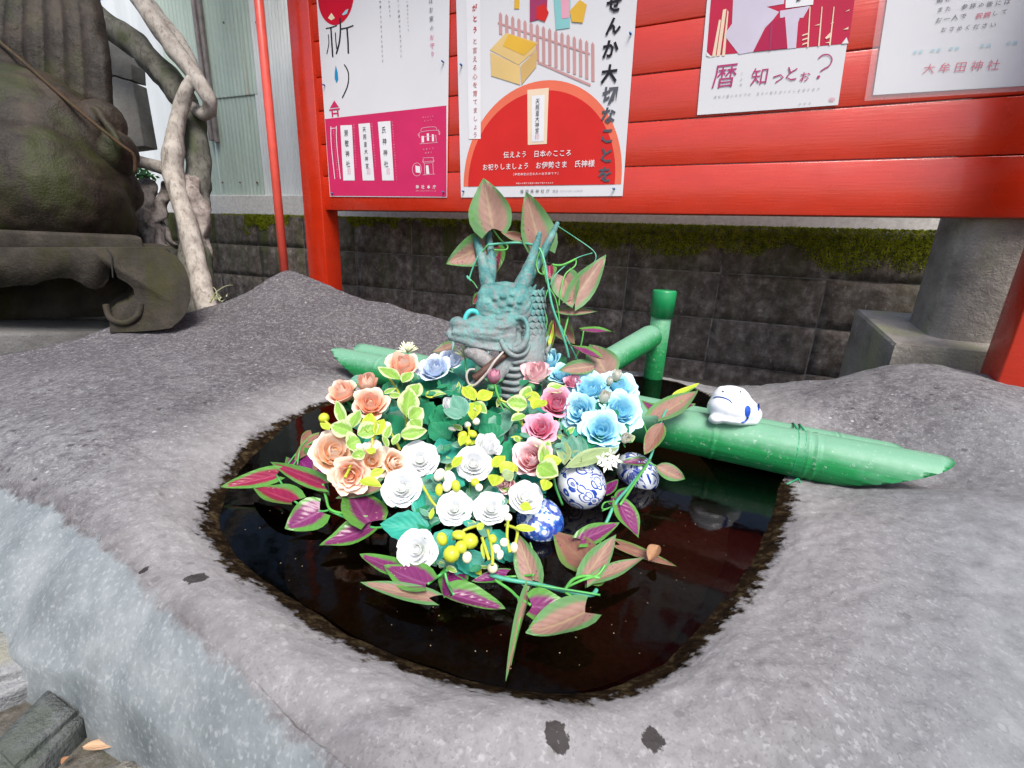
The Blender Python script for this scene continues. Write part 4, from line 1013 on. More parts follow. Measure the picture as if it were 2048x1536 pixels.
bamboo('pole', bL, bR+axd*.1, .043, .049, [tpar(1360), tpar(1518), tpar(1533), tpar(760)], cutL, cutR)
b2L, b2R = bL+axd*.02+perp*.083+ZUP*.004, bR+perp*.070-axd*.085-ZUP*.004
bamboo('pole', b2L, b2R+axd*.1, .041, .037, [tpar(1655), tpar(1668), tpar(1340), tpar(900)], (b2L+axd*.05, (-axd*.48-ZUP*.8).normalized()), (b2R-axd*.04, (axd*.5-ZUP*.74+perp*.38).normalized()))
m = MB()
for t, rr_ in ((tpar(1586), .0462), (tpar(1600), .0462)):
    c = bL+(bR-bL)*t; c2 = c+perp*.071-ZUP*.003
    loop = [c+(perp*-math.cos(a)+ZUP*math.sin(a))*rr_ for a in [math.radians(x) for x in range(-90, 91, 15)]]+[c2+(perp*math.cos(a)+ZUP*math.sin(a))*.0405 for a in [math.radians(x) for x in range(90, -91, -15)]]
    m.tube(loop+[loop[0]], .0021, 6)
t = tpar(1600); c = bL+(bR-bL)*t
m.tube(spline([c-perp*.04-ZUP*.036, c-perp*.052-ZUP*.044+axd*.008, c-perp*.060-ZUP*.046+axd*.02], 4), .0018, 5); m.tube(spline([c-perp*.04-ZUP*.036, c-perp*.055-ZUP*.040-axd*.012, c-perp*.060-ZUP*.045-axd*.02], 4), .0018, 5)
m.build('wire_lashing', MAT_WIRE, rack)
# feed pipe: upright post with a cap and a slanting spout
fp = at_d(1306, 752, 1.62)
spout = empty('bamboo_spout', Vector((fp.x, fp.y, ZW)), 'green capped bamboo post with a slanting spout tube behind the basin', 'bamboo spout')
tp_ = at_d(1313, 640, 1.62); tpc = at_d(1314, 576, 1.62)
m = MB(); m.tube([Vector((fp.x, fp.y, ZW-.15)), Vector((fp.x, fp.y, tpc.z-.01))], [.0335,.0335], 24); m.build('post', MAT_BAM, spout)
m = MB(); zc = at_d(1310, 628, 1.62).z; m.tube([Vector((fp.x, fp.y, zc)), Vector((fp.x, fp.y, tpc.z-.004)), Vector((fp.x, fp.y, tpc.z))], [.039,.039,.0365], 28); m.build('cap', simple('green_plastic_cap', (.008,.21,.065), .3, .08), spout)
m = MB(); s1 = at_d(1310, 668, 1.545); s0 = at_d(1090, 800, 1.30); P = [s0, s0.lerp(s1,.6), s1-(s1-s0).normalized()*.03, s1-(s1-s0).normalized()*.012, s1]; m.tube(P, [.040,.040,.040,.036,.020], 24); m.build('spout_tube', MAT_BAM, spout)

# ================================================================== frog
FZ = .95
fg = at_d(1466, 842, FZ)
frog = empty('frog_figurine', fg, 'white glazed ceramic frog with a blue mouth line and blue marks on the bamboo rack', 'figurine')
MAT_PORC = simple('white_porcelain', (.74,.76,.79), .18, .02, 8, spec=.5, coat=.4); MAT_COBALT = simple('cobalt_glaze', (.012,.06,.36), .22, .25, 60)
k = FZ/F
def FP(px, py, d=0): return at_d(px, py, FZ+d)
m = MB()
def fe(px, py, d, rx, ry, rz, rot=0):
    c, s = math.cos(rot), math.sin(rot); m.ell(FP(px, py, d), ((RT*c+UP*s)*rx*k, (UP*c-RT*s)*ry*k, FW*rz*k), 20, 14)
fe(1466,818,.0,50,33,44,-.16); fe(1462,800,.0,38,30,36,-.15); fe(1488,826,.005,32,24,38,-.2); fe(1444,780,.0,10,9,10); fe(1481,783,.004,11,9,11); fe(1432,838,-.012,15,11,16); fe(1494,842,-.008,22,9,22,-.1); fe(1463,841,-.012,40,9,26,-.12)
o = m.build('body', MAT_PORC, frog); remesh(o, .0035, 6)
def onfrog(px, py):
    """point on the frog's skin under an image position"""
    r = ray(px, py).normalized(); M = o.matrix_local
    ok, loc, n, _ = o.ray_cast(EYE, r)
    return (loc, n) if ok else (FP(px, py, -.03), -FW)
m = MB(); P = [onfrog(x, y) for x, y in ((1427,797),(1432,794),(1440,794),(1449,796),(1458,800),(1464,806))]; P = spline([a+b*.0004 for a, b in P], 4); m.tube(P, .0012, 6); m.build('mouth', MAT_COBALT, frog)
def frogmark(pts, name='painted_mark'):
    m = MB(); q = [onfrog(x, y) for x, y in pts]; cx = sum(x for x, y in pts)/len(pts); cy = sum(y for x, y in pts)/len(pts); c, n = onfrog(cx, cy)
    inner = [onfrog(cx+(x-cx)*.5, cy+(y-cy)*.5) for x, y in pts]; N_ = len(pts)
    m.add([c+n*.0009]+[a+b*.0009 for a, b in inner]+[a+b*.0007 for a, b in q], [(0,1+i,1+(i+1)%N_) for i in range(N_)]+[(1+i,1+N_+i,1+N_+(i+1)%N_,1+(i+1)%N_) for i in range(N_)]); m.build(name, MAT_COBALT, frog)
frogmark([(1490,815),(1493,811),(1497,811),(1501,816),(1501,825),(1498,833),(1494,836),(1490,830),(1489,822)])
m = MB(); P = [onfrog(x, y) for x, y in ((1496,832),(1494,838),(1489,843),(1483,845))]; P = spline([a+b*.0004 for a, b in P], 4); m.tube(P, [.002]*len(P), 6); m.build('painted_mark', MAT_COBALT, frog)
frogmark([(1515,808),(1518,806),(1519,815),(1518,822),(1515,820)])
m = MB()
for x, y in ((1446,783),(1481,784)):
    a, b = onfrog(x, y); m.ball(a, .0022, 8, 6)
m.build('eye', simple('dark_glaze', (.02,.03,.06), .2), frog)

# ================================================================== floating ceramic balls
def m_ball_flowers():
    N = NT('flower_pattern_porcelain'); co = N.coord()
    W = (.72,.75,.78); B = (.018,.055,.33)
    x = N.n('TexVoronoi'); x.feature = 'F1'; x.inputs['Randomness'].default_value = .35; x.inputs['Scale'].default_value = 36; N.l(co, x.inputs['Vector'])
    sub = N.n('VectorMath'); sub.operation = 'SUBTRACT'; N.l(x.outputs['Position'], sub.inputs[1]); N.l(co, sub.inputs[0])
    sc = N.n('VectorMath'); sc.operation = 'SCALE'; sc.inputs['Scale'].default_value = 1.0; N.l(sub.outputs[0], sc.inputs[0])
    sep = N.n('SeparateXYZ'); N.l(sc.outputs[0], sep.inputs[0])
    ang = N.math('ARCTAN2', sep.outputs['Z'], N.math('ADD', sep.outputs['X'], N.math('MULTIPLY', sep.outputs['Y'], .6)))
    rad = N.math('MULTIPLY', x.outputs['Distance'], 36)
    rad = x.outputs['Distance']
    pet = N.math('ADD', .40, N.math('MULTIPLY', N.math('ABSOLUTE', N.math('COSINE', N.math('MULTIPLY', ang, 2.5))), .16))
    d = N.math('ABSOLUTE', N.math('SUBTRACT', rad, pet)); line = N.ramp(d, (.035, 1), (.06, 0))
    inner = N.ramp(N.math('ABSOLUTE', N.math('SUBTRACT', rad, N.math('MULTIPLY', pet, .62))), (.025, 1), (.045, 0))
    ctr = N.ramp(rad, (.10, 1), (.14, 0)); rays = N.math('MULTIPLY', N.ramp(N.math('ABSOLUTE', N.math('COSINE', N.math('MULTIPLY', ang, 2.5))), (.12, 1), (.25, 0)), N.ramp(rad, (.40, 1), (.46, 0)))
    mk = N.math('MAXIMUM', N.math('MAXIMUM', line, N.math('MULTIPLY', inner, .8)), N.math('MAXIMUM', ctr, rays))
    return N.fin(N.mix(mk, W, B), .12, spec=.5, coat=.5)
def m_ball_dots():
    N = NT('dotted_blue_porcelain'); co = N.coord()
    v = N.voro(co, 150); dots = N.ramp(v, (.28, 1), (.42, 0)); big = N.voro(co, 34); ring = N.ramp(N.math('ABSOLUTE', N.math('SUBTRACT', big, .38)), (.08, 1), (.14, 0))
    z = N.noise(co, 20, 3); fill = N.ramp(z, (.46, 0), (.52, 1))
    blue = N.ramp(N.noise(co, 60, 3), (.3, (.015,.07,.36)), (.7, (.05,.19,.55)))
    col = N.mix(fill, N.mix(dots, (.68,.74,.82), blue), N.mix(dots, blue, (.62,.72,.85)))
    col = N.mix(N.math('MULTIPLY', ring, .9), col, (.012,.045,.30)); col = N.mix(N.ramp(big, (.10, 1), (.16, 0)), col, (.70,.78,.85))
    return N.fin(col, .12, spec=.5, coat=.5)
def m_ball_mum():
    N = NT('petal_pattern_porcelain'); co = N.coord()
    x = N.n('TexVoronoi'); x.inputs['Scale'].default_value = 26; x.inputs['Randomness'].default_value = .8; N.l(co, x.inputs['Vector'])
    sub = N.n('VectorMath'); sub.operation = 'SUBTRACT'; N.l(co, sub.inputs[0]); N.l(x.outputs['Position'], sub.inputs[1]); sep = N.n('SeparateXYZ'); N.l(sub.outputs[0], sep.inputs[0])
    ang = N.math('ARCTAN2', sep.outputs['Z'], N.math('ADD', sep.outputs['X'], N.math('MULTIPLY', sep.outputs['Y'], .7)))
    st = N.ramp(N.math('SINE', N.math('MULTIPLY', ang, 11)), (.45, 0), (.6, 1)); r_ = x.outputs['Distance']
    mk = N.math('MULTIPLY', st, N.ramp(r_, (.12, 0), (.16, 1), (.62, 1), (.70, 0))); mk = N.math('MAXIMUM', mk, N.math('MULTIPLY', N.ramp(N.noise(co, 70, 2), (.55, 0), (.58, 1)), .8))
    return N.fin(N.mix(mk, (.72,.76,.80), (.012,.04,.30)), .12, spec=.5, coat=.5)
def ball(px, py, rpx, h, mat, label, sq=(1,1,1), rot=0):
    p = at_h(px, py, h); Z = (p-EYE).dot(FW); r = rpx*Z/F
    m = MB(); m.ell((0,0,0), (Vector((r*sq[0],0,0)), Vector((0,r*sq[1],0)), Vector((0,0,r*sq[2]))), 40, 28)
    o = m.build('ceramic_ball', mat); o.location = p; o.rotation_euler = (rot, rot*.7, rot*2); return tag(o, label, 'ball')
ball(1163, 969, 50, .030, m_ball_flowers(), 'white ceramic ball painted with blue outlined flowers, floating right of the pink rose', (1,1,.94), .5)
ball(1274, 946, 46, .014, m_ball_mum(), 'white ceramic ball with dense dark blue petal strokes, farthest right under a vine stem', (1,1,.72), .9)
ball(1080, 1040, 49, .014, m_ball_dots(), 'blue ceramic ball speckled with fine white dots, half hidden under a white bloom', (1,1,.85), .3)
# ================================================================== bronze dragon
def m_patina():
    N = NT('verdigris_bronze'); g_ = N.n('NewGeometry').outputs['Position']
    a = N.noise(g_, 26, 6, .65); b = N.noise(N.map(g_, (1,1,.6)), 70, 5, .7); sep = N.n('SeparateXYZ'); N.l(g_, sep.inputs[0])
    low = N.ramp(N.math('ADD', sep.outputs['Z'], N.math('MULTIPLY', N.math('SUBTRACT', a, .5), .16)), (.0, 0), (1, 1))
    z = N.math('ADD', N.math('MULTIPLY', N.math('SUBTRACT', sep.outputs['Z'], ZW+.20), 5.0), N.math('MULTIPLY', N.math('SUBTRACT', a, .5), 1.6)); grey = N.ramp(z, (.0, 1), (.45, 0))
    teal = N.ramp(a, (.3, (.018,.095,.095)), (.5, (.055,.185,.178)), (.72, (.16,.32,.29)))
    col = N.mix(N.math('MULTIPLY', grey, .62), teal, (.29,.27,.275))
    col = N.mix(N.math('MULTIPLY', N.ramp(b, (.48, 0), (.62, 1)), .7), col, (.17,.155,.15))
    col = N.mix(N.math('MULTIPLY', N.ramp(N.noise(g_, 130, 3), (.62, 0), (.72, 1)), .45), col, (.03,.36,.38))
    return N.fin(col, .62, N.bump(b, .8, .003, N.bump(N.voro(g_, 150), .45, .0016, N.bump(N.noise(g_, 220, 3), .5, .0015))), spec=.35)
MAT_PAT = m_patina()
DZ = 1.06; dk = DZ/F
dg0 = at_d(1045, 850, DZ)
dragon = empty('dragon_spout', Vector((dg0.x, dg0.y, ZW-.05)), 'verdigris bronze dragon head water spout with branching antlers rising from the flowers', 'dragon statue')
def DP(px, py, d=0.0): return at_d(px, py, DZ-d*dk)           # d: image pixels towards the viewer
def dtube(m, pts, n=12, k=5):
    P, R_ = spline([DP(p[0], p[1], p[2]) for p in pts], k, [p[3]*dk for p in pts]); m.tube(P, R_, n)
def dell(m, px, py, d, rx, ry, rz, rot=0):
    c, s = math.cos(rot), math.sin(rot); m.ell(DP(px, py, d), ((RT*c+UP*s)*rx*dk, (UP*c-RT*s)*ry*dk, FW*rz*dk), 18, 12)
m = MB()
dtube(m, [(1040,900,0,42),(1042,820,0,42),(1046,760,0,43),(1050,700,-6,42),(1052,650,-12,40),(1046,605,-18,36),(1030,580,-16,26)], 20)
o = m.build('neck', MAT_PAT, dragon); remesh(o, .005, 4)
# head: one skin grown from overlapping masses
m = MB()
dell(m, 1014,606,2,50,42,44,-.25); dell(m, 1012,640,10,50,30,46); dell(m, 1030,618,0,42,52,44)
dtube(m, [(1025,648,22,36),(985,655,28,33),(950,660,34,29),(922,662,38,24),(906,664,40,17)]); dell(m, 916,648,40,17,14,22); dell(m, 935,652,44,20,14,20)
dell(m, 1012,680,24,34,26,30); dtube(m, [(1044,686,36,9),(1010,694,46,8),(975,688,50,8),(935,683,54,8),(898,673,48,8)])
dtube(m, [(1030,672,44,7),(990,676,54,7),(950,672,58,7),(905,664,56,7)])
dtube(m, [(958,634,36,10),(985,646,46,11),(1015,648,46,12),(1046,632,34,11),(1062,606,18,9)])          # brow ridge
dtube(m, [(962,640,34,6),(957,612,34,6),(972,582,32,6),(1000,566,32,6)])
dell(m, 1052,640,6,20,30,22,.3)
for q in ([(1020,662,50,4),(985,668,60,4),(945,664,62,4),(912,658,56,3)],[(1036,692,42,4),(1004,700,52,4),(972,696,56,4),(934,690,56,3)],[(1046,664,36,4),(1030,652,46,4),(1010,658,52,3)],[(900,676,48,5),(896,668,46,5),(902,656,46,4)],
          [(988,652,56,3.5),(1004,656,58,3.5),(1022,650,56,3)]):
    if q[0][1] > 630 or True: dtube(m, q, 7)
o = m.build('head', MAT_PAT, dragon); remesh(o, .0032, 1, .0018, 55)
m = MB()
dtube(m, [(1046,700,18,18),(1024,716,26,17),(1000,732,32,14),(974,750,40,11),(950,768,44,9),(938,774,44,6)]); dell(m, 1040,720,10,26,24,26)
for k_ in range(5):
    dtube(m, [(1038-k_*3,706+k_*6,38,4),(1016-k_*4,730+k_*7,42,4.4),(994-k_*4,756+k_*6,44,4),(980-k_*5,778+k_*4,42,2.5)], 7)
o = m.build('lower_jaw', MAT_PAT, dragon); remesh(o, .0034, 1)
m = MB(); dtube(m, [(1018,706,44,5),(992,722,52,7),(968,742,58,8),(948,758,58,7)], 10); m.build('mouth_lining', simple('rusty_mouth_lining', (.07,.028,.016), .6, .5, 90, .4), dragon)
m = MB(); dtube(m, [(1012,698,52,2),(990,722,60,2.6),(972,748,62,3),(950,770,60,2.6),(938,768,58,2.2),(933,752,58,2.4),(938,740,56,2.4),(950,739,54,2.4)], 8); m.build('gum_line', simple('bone_coloured_gum', (.34,.30,.27), .5, .2, 60), dragon)
mt = simple('grey_green_teeth', (.20,.33,.31), .45, .2, 60)
for x, y, L in ((907,684,20),(938,694,9),(952,697,9),(965,700,9),(978,702,8)):
    m = MB(); dtube(m, [(x,y-6,50,5 if L > 20 else 3.4),(x-1,y+L*.4,52,3.6 if L > 20 else 2.6),(x-3,y+L,50,.6)], 8, 3); m.build('tooth', mt, dragon)
for nm, lst in (('antler', [[(984,606,2,17),(974,560,-4,15),(962,512,-8,10),(950,474,-8,5.5)],[(980,566,-6,11),(984,530,-14,10),(980,490,-20,8),(974,448,-22,5)]]),
                ('antler', [[(1030,600,2,18),(1046,566,-4,17),(1062,524,-6,11),(1074,486,-6,7.5),(1080,464,-5,4.5)],[(1050,566,-8,13),(1074,528,-20,10),(1092,494,-26,8.5),(1106,466,-28,7),(1116,444,-28,3.6)]])):
    m = MB()
    for q in lst: dtube(m, q, 12, 6)
    o = m.build(nm, MAT_PAT, dragon); remesh(o, .003, 2, .0012, 60)
m = MB(); dtube(m, [(931,656,52,4),(930,638,54,4.5),(938,624,52,5),(950,623,48,5),(956,632,44,4),(954,644,40,3)], 9); m.build('nostril_curl', simple('bright_verdigris', (.045,.40,.385), .5, .25, 60), dragon)
m = MB(); P, R_ = spline([DP(1034+21*math.cos(a)+5*math.sin(a), 668-33*math.sin(a), 52+4*math.cos(a)) for a in [math.radians(t) for t in range(-100, 261, 30)]], 4, [(5.5+1.5*math.sin(t))*dk for t in range(13)]); m.tube(P, R_, 10); m.build('cheek_ring', MAT_PAT, dragon)
m = MB(); dtube(m, [(1000,676,52,5),(1012,700,56,5),(1030,712,52,5),(1050,706,44,4),(1060,690,38,2.5)], 9); m.build('whisker', MAT_PAT, dragon)
m = MB(); dell(m, 990,636,50,8,5,6,-.2); dell(m, 1038,628,44,8,5,6,.3); o = m.build('eye', mt, dragon); o['kind'] = 'stuff'
# belly ribs
for i in range(9):
    y = 708+i*14; cx = 1032-i*.5
    m = MB(); P, R_ = spline([DP(cx-32, y-3, 18), DP(cx-18, y+1, 36), DP(cx+2, y+3, 43), DP(cx+22, y-1, 38)], 4, [2.6*dk,4.6*dk,5*dk,2.5*dk]); m.tube(P, R_, 8); m.build('belly_rib', MAT_PAT, dragon)
# scales on the flank, crest spines
m = MB()
for i in range(15):
    for j in range(6):
        y = 585+i*13; ang = math.radians(8+j*17+(8 if i%2 else 0)); r = 43; cx = 1048+2*(y > 690)
        x = cx+r*math.cos(ang)*.99; d = r*math.sin(ang)*.95-8
        n_ = (RT*math.cos(ang)-FW*math.sin(ang)).normalized(); t_ = (RT*-math.sin(ang)-FW*math.cos(ang)).normalized()
        c = DP(x, y, d); b = c-UP*8*dk+n_*2.6*dk
        m.add([c-t_*7*dk+UP*5*dk, c+t_*7*dk+UP*5*dk, c+t_*6*dk-UP*4*dk+n_*1.6*dk, b, c-t_*6*dk-UP*4*dk+n_*1.6*dk, c+n_*2.8*dk], [(0,1,5),(1,2,5),(2,3,5),(3,4,5),(4,0,5)])
o = m.build('scales', MAT_PAT, dragon, smooth=False, fix=False); o.name = 'scale'; o['kind'] = 'stuff'
for i in range(9):
    x, y = 1046+i*4.2, 566+i*17; m = MB(); dtube(m, [(x+2,y+14,-6,7),(x+14,y,-12,5.5),(x+22,y-14,-14,1)], 7, 3); m.build('crest_spine', MAT_PAT, dragon)
for i in range(10):
    y = 596+i*8; m = MB(); dtube(m, [(1046+i*.6,y+10,28,2.5),(1062,y,26,3.4),(1078,y-11,14,3),(1088,y-22,4,.8)], 6, 3); m.build('mane_strand', MAT_PAT, dragon)
# the broad knobbly plate over the brow
m = MB(); dell(m, 1004,600,36,50,30,18,-.22); dell(m, 972,612,38,20,24,16,-.4); dell(m, 1040,598,30,20,30,16,-.1); dell(m, 996,622,42,40,14,15,-.16); dell(m, 1030,622,38,22,13,14,.1); dell(m, 1000,584,28,40,16,16,-.2)
dtube(m, [(957,622,40,7),(976,634,46,8),(1000,638,50,8.5),(1026,634,46,8.5),(1048,622,38,8),(1060,600,28,6)])
for x, y, r in ((976,606,6),(990,598,7),(1006,594,7),(1024,590,6),(984,618,7),(1002,612,8),(1020,608,7),(1038,604,6),(996,626,6),(1016,622,6),(1034,616,5)): dell(m, x, y, 55-abs(x-1004)*.16, r, r*.6, 5, -.15)
o = m.build('forehead_plate', MAT_PAT, dragon); remesh(o, .0028, 1, .0008, 80)
m = MB(); dell(m, 962,714,46,34,17,14,-.75); dell(m, 946,706,46,18,14,12,-.3); o = m.build('tongue', simple('grey_mouth_interior', (.20,.19,.185), .5, .4, 70, .5), dragon); remesh(o, .004, 2)

# ================================================================== petals, leaves, stems
def m_petal(name, base, rim, deep=None, tr=.15):
    N = NT(name); v = N.attr('pv'); co = N.coord()
    stops = [(0, deep or base), (.45, base), (.95, rim)]
    col = N.ramp(N.math('ADD', v, N.math('MULTIPLY', N.math('SUBTRACT', N.noise(co, 3, 3), .5), .3)), *stops)
    return N.fin(col, .75, N.bump(N.noise(N.map(co, (1,1,.4)), 9, 2), .15, .0006), spec=.2, transl=tr)
PM = {'white': m_petal('white_petal', (.88,.89,.895), (.90,.905,.91), (.82,.85,.72), .34),
      'peach': m_petal('peach_petal', (.88,.47,.31), (.90,.64,.51), (.85,.34,.13)),
      'cream_peach': m_petal('cream_peach_petal', (.90,.58,.38), (.91,.78,.66), (.88,.36,.09)),
      'pale_blue': m_petal('pale_lavender_petal', (.50,.62,.80), (.70,.76,.86), (.40,.50,.70)),
      'pink': m_petal('rose_pink_petal', (.70,.17,.28), (.76,.40,.50), (.62,.06,.16)),
      'pale_pink': m_petal('pale_pink_petal', (.80,.40,.42), (.84,.64,.65), (.76,.12,.13)),
      'pink_white': m_petal('pink_edged_white_petal', (.82,.76,.73), (.80,.42,.45), (.78,.72,.62)),
      'blue': m_petal('sky_blue_petal', (.26,.64,.82), (.52,.82,.90), (.04,.38,.62)),
      'cream': m_petal('cream_petal', (.78,.76,.62), (.82,.81,.72), (.55,.60,.30)),
      'lime': m_petal('lime_petal', (.48,.52,.10), (.62,.64,.22), (.28,.36,.03))}
def surf(v, R, H, flare, cup):
    r = R*math.sin(PI/2*min(1, v*1.35))**.8 if v < .74 else R
    if v > .62: r += (flare*R)*((v-.62)/.38)**1.6 - (cup*R)*((v-.62)/.38)**1.5
    return r, H*(v**1.15) - (flare*H*.28)*max(0, (v-.7)/.3)**2
_pc = {}
def petal_mesh(style, layer, var, mat, R, H, half, flare, cup, ruffle):
    k = (style, layer, var)
    if k in _pc: return _pc[k]
    rd = random.Random(hash((layer, var)) & 0xffff); nu, nv = 6, 7; V = []; pv = []; F_ = []
    ph = rd.uniform(0, 6)
    for j in range(nv+1):
        v = j/nv
        for i in range(nu+1):
            u = -1+2*i/nu
            vv = v*(1-(.16 if style[1] != 'globe' else .09)*abs(u)**2.5); wd = half*(.45+.55*math.sin(PI/2*min(1, v*1.6)))*(1-.22*max(0, v-.72)/.28)
            a = u*wd; r, z = surf(vv, R, H, flare, cup)
            r *= 1+.05*u*1.2; e = ruffle*max(0, v-.45)*2
            r += R*e*.10*math.sin(u*5+ph)*(.4+abs(u)); z += H*e*.07*math.sin(u*4+ph*2)
            V.append((r*math.cos(a), r*math.sin(a), z)); pv.append(v)
    for j in range(nv):
        for i in range(nu): F_.append((j*(nu+1)+i, j*(nu+1)+i+1, (j+1)*(nu+1)+i+1, (j+1)*(nu+1)+i))
    me = bpy.data.meshes.new('petal'); me.from_pydata(V, [], F_); me.materials.append(mat); me.polygons.foreach_set('use_smooth', [True]*len(F_))
    at = me.attributes.new('pv', 'FLOAT', 'POINT'); at.data.foreach_set('value', pv); _pc[k] = me; return me
# layers: (count, R, H, half-angle, flare, cup, ruffle)
ST_ = {'globe': [(3,.13,.74,1.5,.05,.1,.1),(3,.26,.76,1.4,.12,.04,.2),(3,.40,.74,1.3,.18,0,.3),(4,.54,.67,1.2,.24,0,.4),(4,.66,.57,1.15,.30,0,.45),(5,.74,.42,1.05,.36,0,.5)],
       'rose': [(3,.15,.92,1.5,0,.25,.1),(3,.28,.95,1.3,.05,.2,.3),(4,.43,.93,1.1,.10,.08,.5),(5,.60,.86,.95,.20,0,.7),(5,.74,.70,.92,.36,0,.9)],
       'open': [(3,.13,.66,1.3,.1,.2,.5),(4,.25,.74,1.15,.12,.1,.7),(5,.39,.72,1.0,.22,0,.9),(6,.53,.64,.9,.34,0,1),(6,.66,.50,.9,.48,0,1.1)],
       'bud': [(3,.22,1.5,1.6,0,.5,.1),(3,.38,1.4,1.4,0,.35,.2),(4,.52,1.25,1.1,.10,.1,.4)],
       'half': [(3,.18,1.25,1.5,0,.2,.1),(3,.36,1.2,1.3,.05,.1,.3),(4,.58,1.1,1.0,.15,0,.6),(4,.70,.9,.95,.4,0,.9)],
       'spike': []}
MAT_SEPAL = simple('sepal_green', (.05,.22,.07), .5, .3, 40); MAT_STEM = simple('plastic_stem_green', (.06,.30,.07), .4, .2, 40); MAT_STEM2 = simple('bright_stem_green', (.075,.31,.05), .4, .2, 40); MAT_STEM_T = simple('teal_stem', (.06,.30,.20), .4, .2, 40)
def frame_from(zdir, hint=None):
    z = zdir.normalized(); x = (hint or Vector((.3,.9,.1))).cross(z).normalized(); y = z.cross(x); return x, y, z
def rose(parent, px, py, rpx, col, style, h=None, tilt=(0,0), Z=None, spin=None, name='rose', squash=1.0):
    """bloom centre at an image position and height over the water; tilt = extra lean (image right, image up) of its face from straight at viewer+up"""
    p = at_d(px, py, Z) if Z else at_h(px, py, hfun(px, py) if h is None else h)
    Zd = (p-EYE).dot(FW); R = rpx*Zd/F*{'blue':1.16,'peach':1.08,'cream_peach':1.06,'pink':1.1,'pale_pink':1.06}.get(col,1.0)
    tc = (EYE-p).normalized(); face = (tc*.72+ZUP*.42+RT*tilt[0]+UP*tilt[1]).normalized()
    x, y, z = frame_from(face); sp_ = rnd.uniform(0, 6.28) if spin is None else spin
    x, y = x*math.cos(sp_)+y*math.sin(sp_), y*math.cos(sp_)-x*math.sin(sp_)
    o0 = p - z*R*.55
    M = Matrix(((x.x*R, y.x*R, z.x*R*squash, o0.x), (x.y*R, y.y*R, z.y*R*squash, o0.y), (x.z*R, y.z*R, z.z*R*squash, o0.z), (0,0,0,1)))
    k = ('core', col, style)
    if k not in _pc:
        m = MB(); 
        hh = {'globe': .62, 'rose': .8, 'open': .35, 'bud': 1.1, 'half': .9}.get(style, .6)
        # spiral heart and a calyx under the bloom
        P, R_ = spline([Vector((.14*math.cos(a)*(1-a/16), .14*math.sin(a)*(1-a/16), hh*(.55+.03*a))) for a in [i*.7 for i in range(14)]], 2, [.05*(1-i/20) for i in range(14)]); m.tube(P, R_, 6)
        m.ell((0,0,hh*.42), (Vector((.2,0,0)), Vector((0,.2,0)), Vector((0,0,hh*.5))), 10, 7)
        
        m.ell((0,0,.02), (Vector((.26,0,0)), Vector((0,.26,0)), Vector((0,0,.16))), 10, 6, 1)
        for i in range(5):
            a = i*2*PI/5; c, s = math.cos(a), math.sin(a); L = .85 if style in ('bud','half') else .62
            m.add([(.2*c+.09*s, .2*s-.09*c, .0), (.2*c-.09*s, .2*s+.09*c, .0), (L*.75*c-.10*s, L*.75*s+.10*c, .22), (L*1.05*c, L*1.05*s, .40), (L*.75*c+.10*s, L*.75*s-.10*c, .22)], [(0,1,2,3,4)], 1)
        me = m.mesh('rose', [PM[col], MAT_SEPAL]); at = me.attributes.new('pv', 'FLOAT', 'POINT'); at.data.foreach_set('value', [.25]*len(m.v)); _pc[k] = me
    o = link(name, _pc[k], parent, M); rng = random.Random(int(px*7+py))
    for L, (cnt, Rr, H, half, fl, cu, ru) in enumerate(ST_[style]):
        off = rng.uniform(0, 6.28)
        for i in range(cnt):
            me = petal_mesh((col, style), L, i%2, PM[col], Rr, H, half, fl, cu, ru)
            c = link('petal', me, o); a = off+i*2*PI/cnt+rng.uniform(-.14,.14); s_ = 1+rng.uniform(-.05,.05)
            c.matrix_local = Matrix.Rotation(a, 4, 'Z') @ Matrix.Rotation(rng.uniform(-.06,.06), 4, 'Y') @ Matrix.Diagonal((s_, s_, s_*(1+rng.uniform(-.05,.04)), 1))
    return o, p, z, R
def hfun(px, py): return lerp_tab(py, [(690,.175),(740,.16),(800,.14),(900,.10),(1000,.072),(1100,.045),(1140,.022),(1200,.01),(1400,.006)])

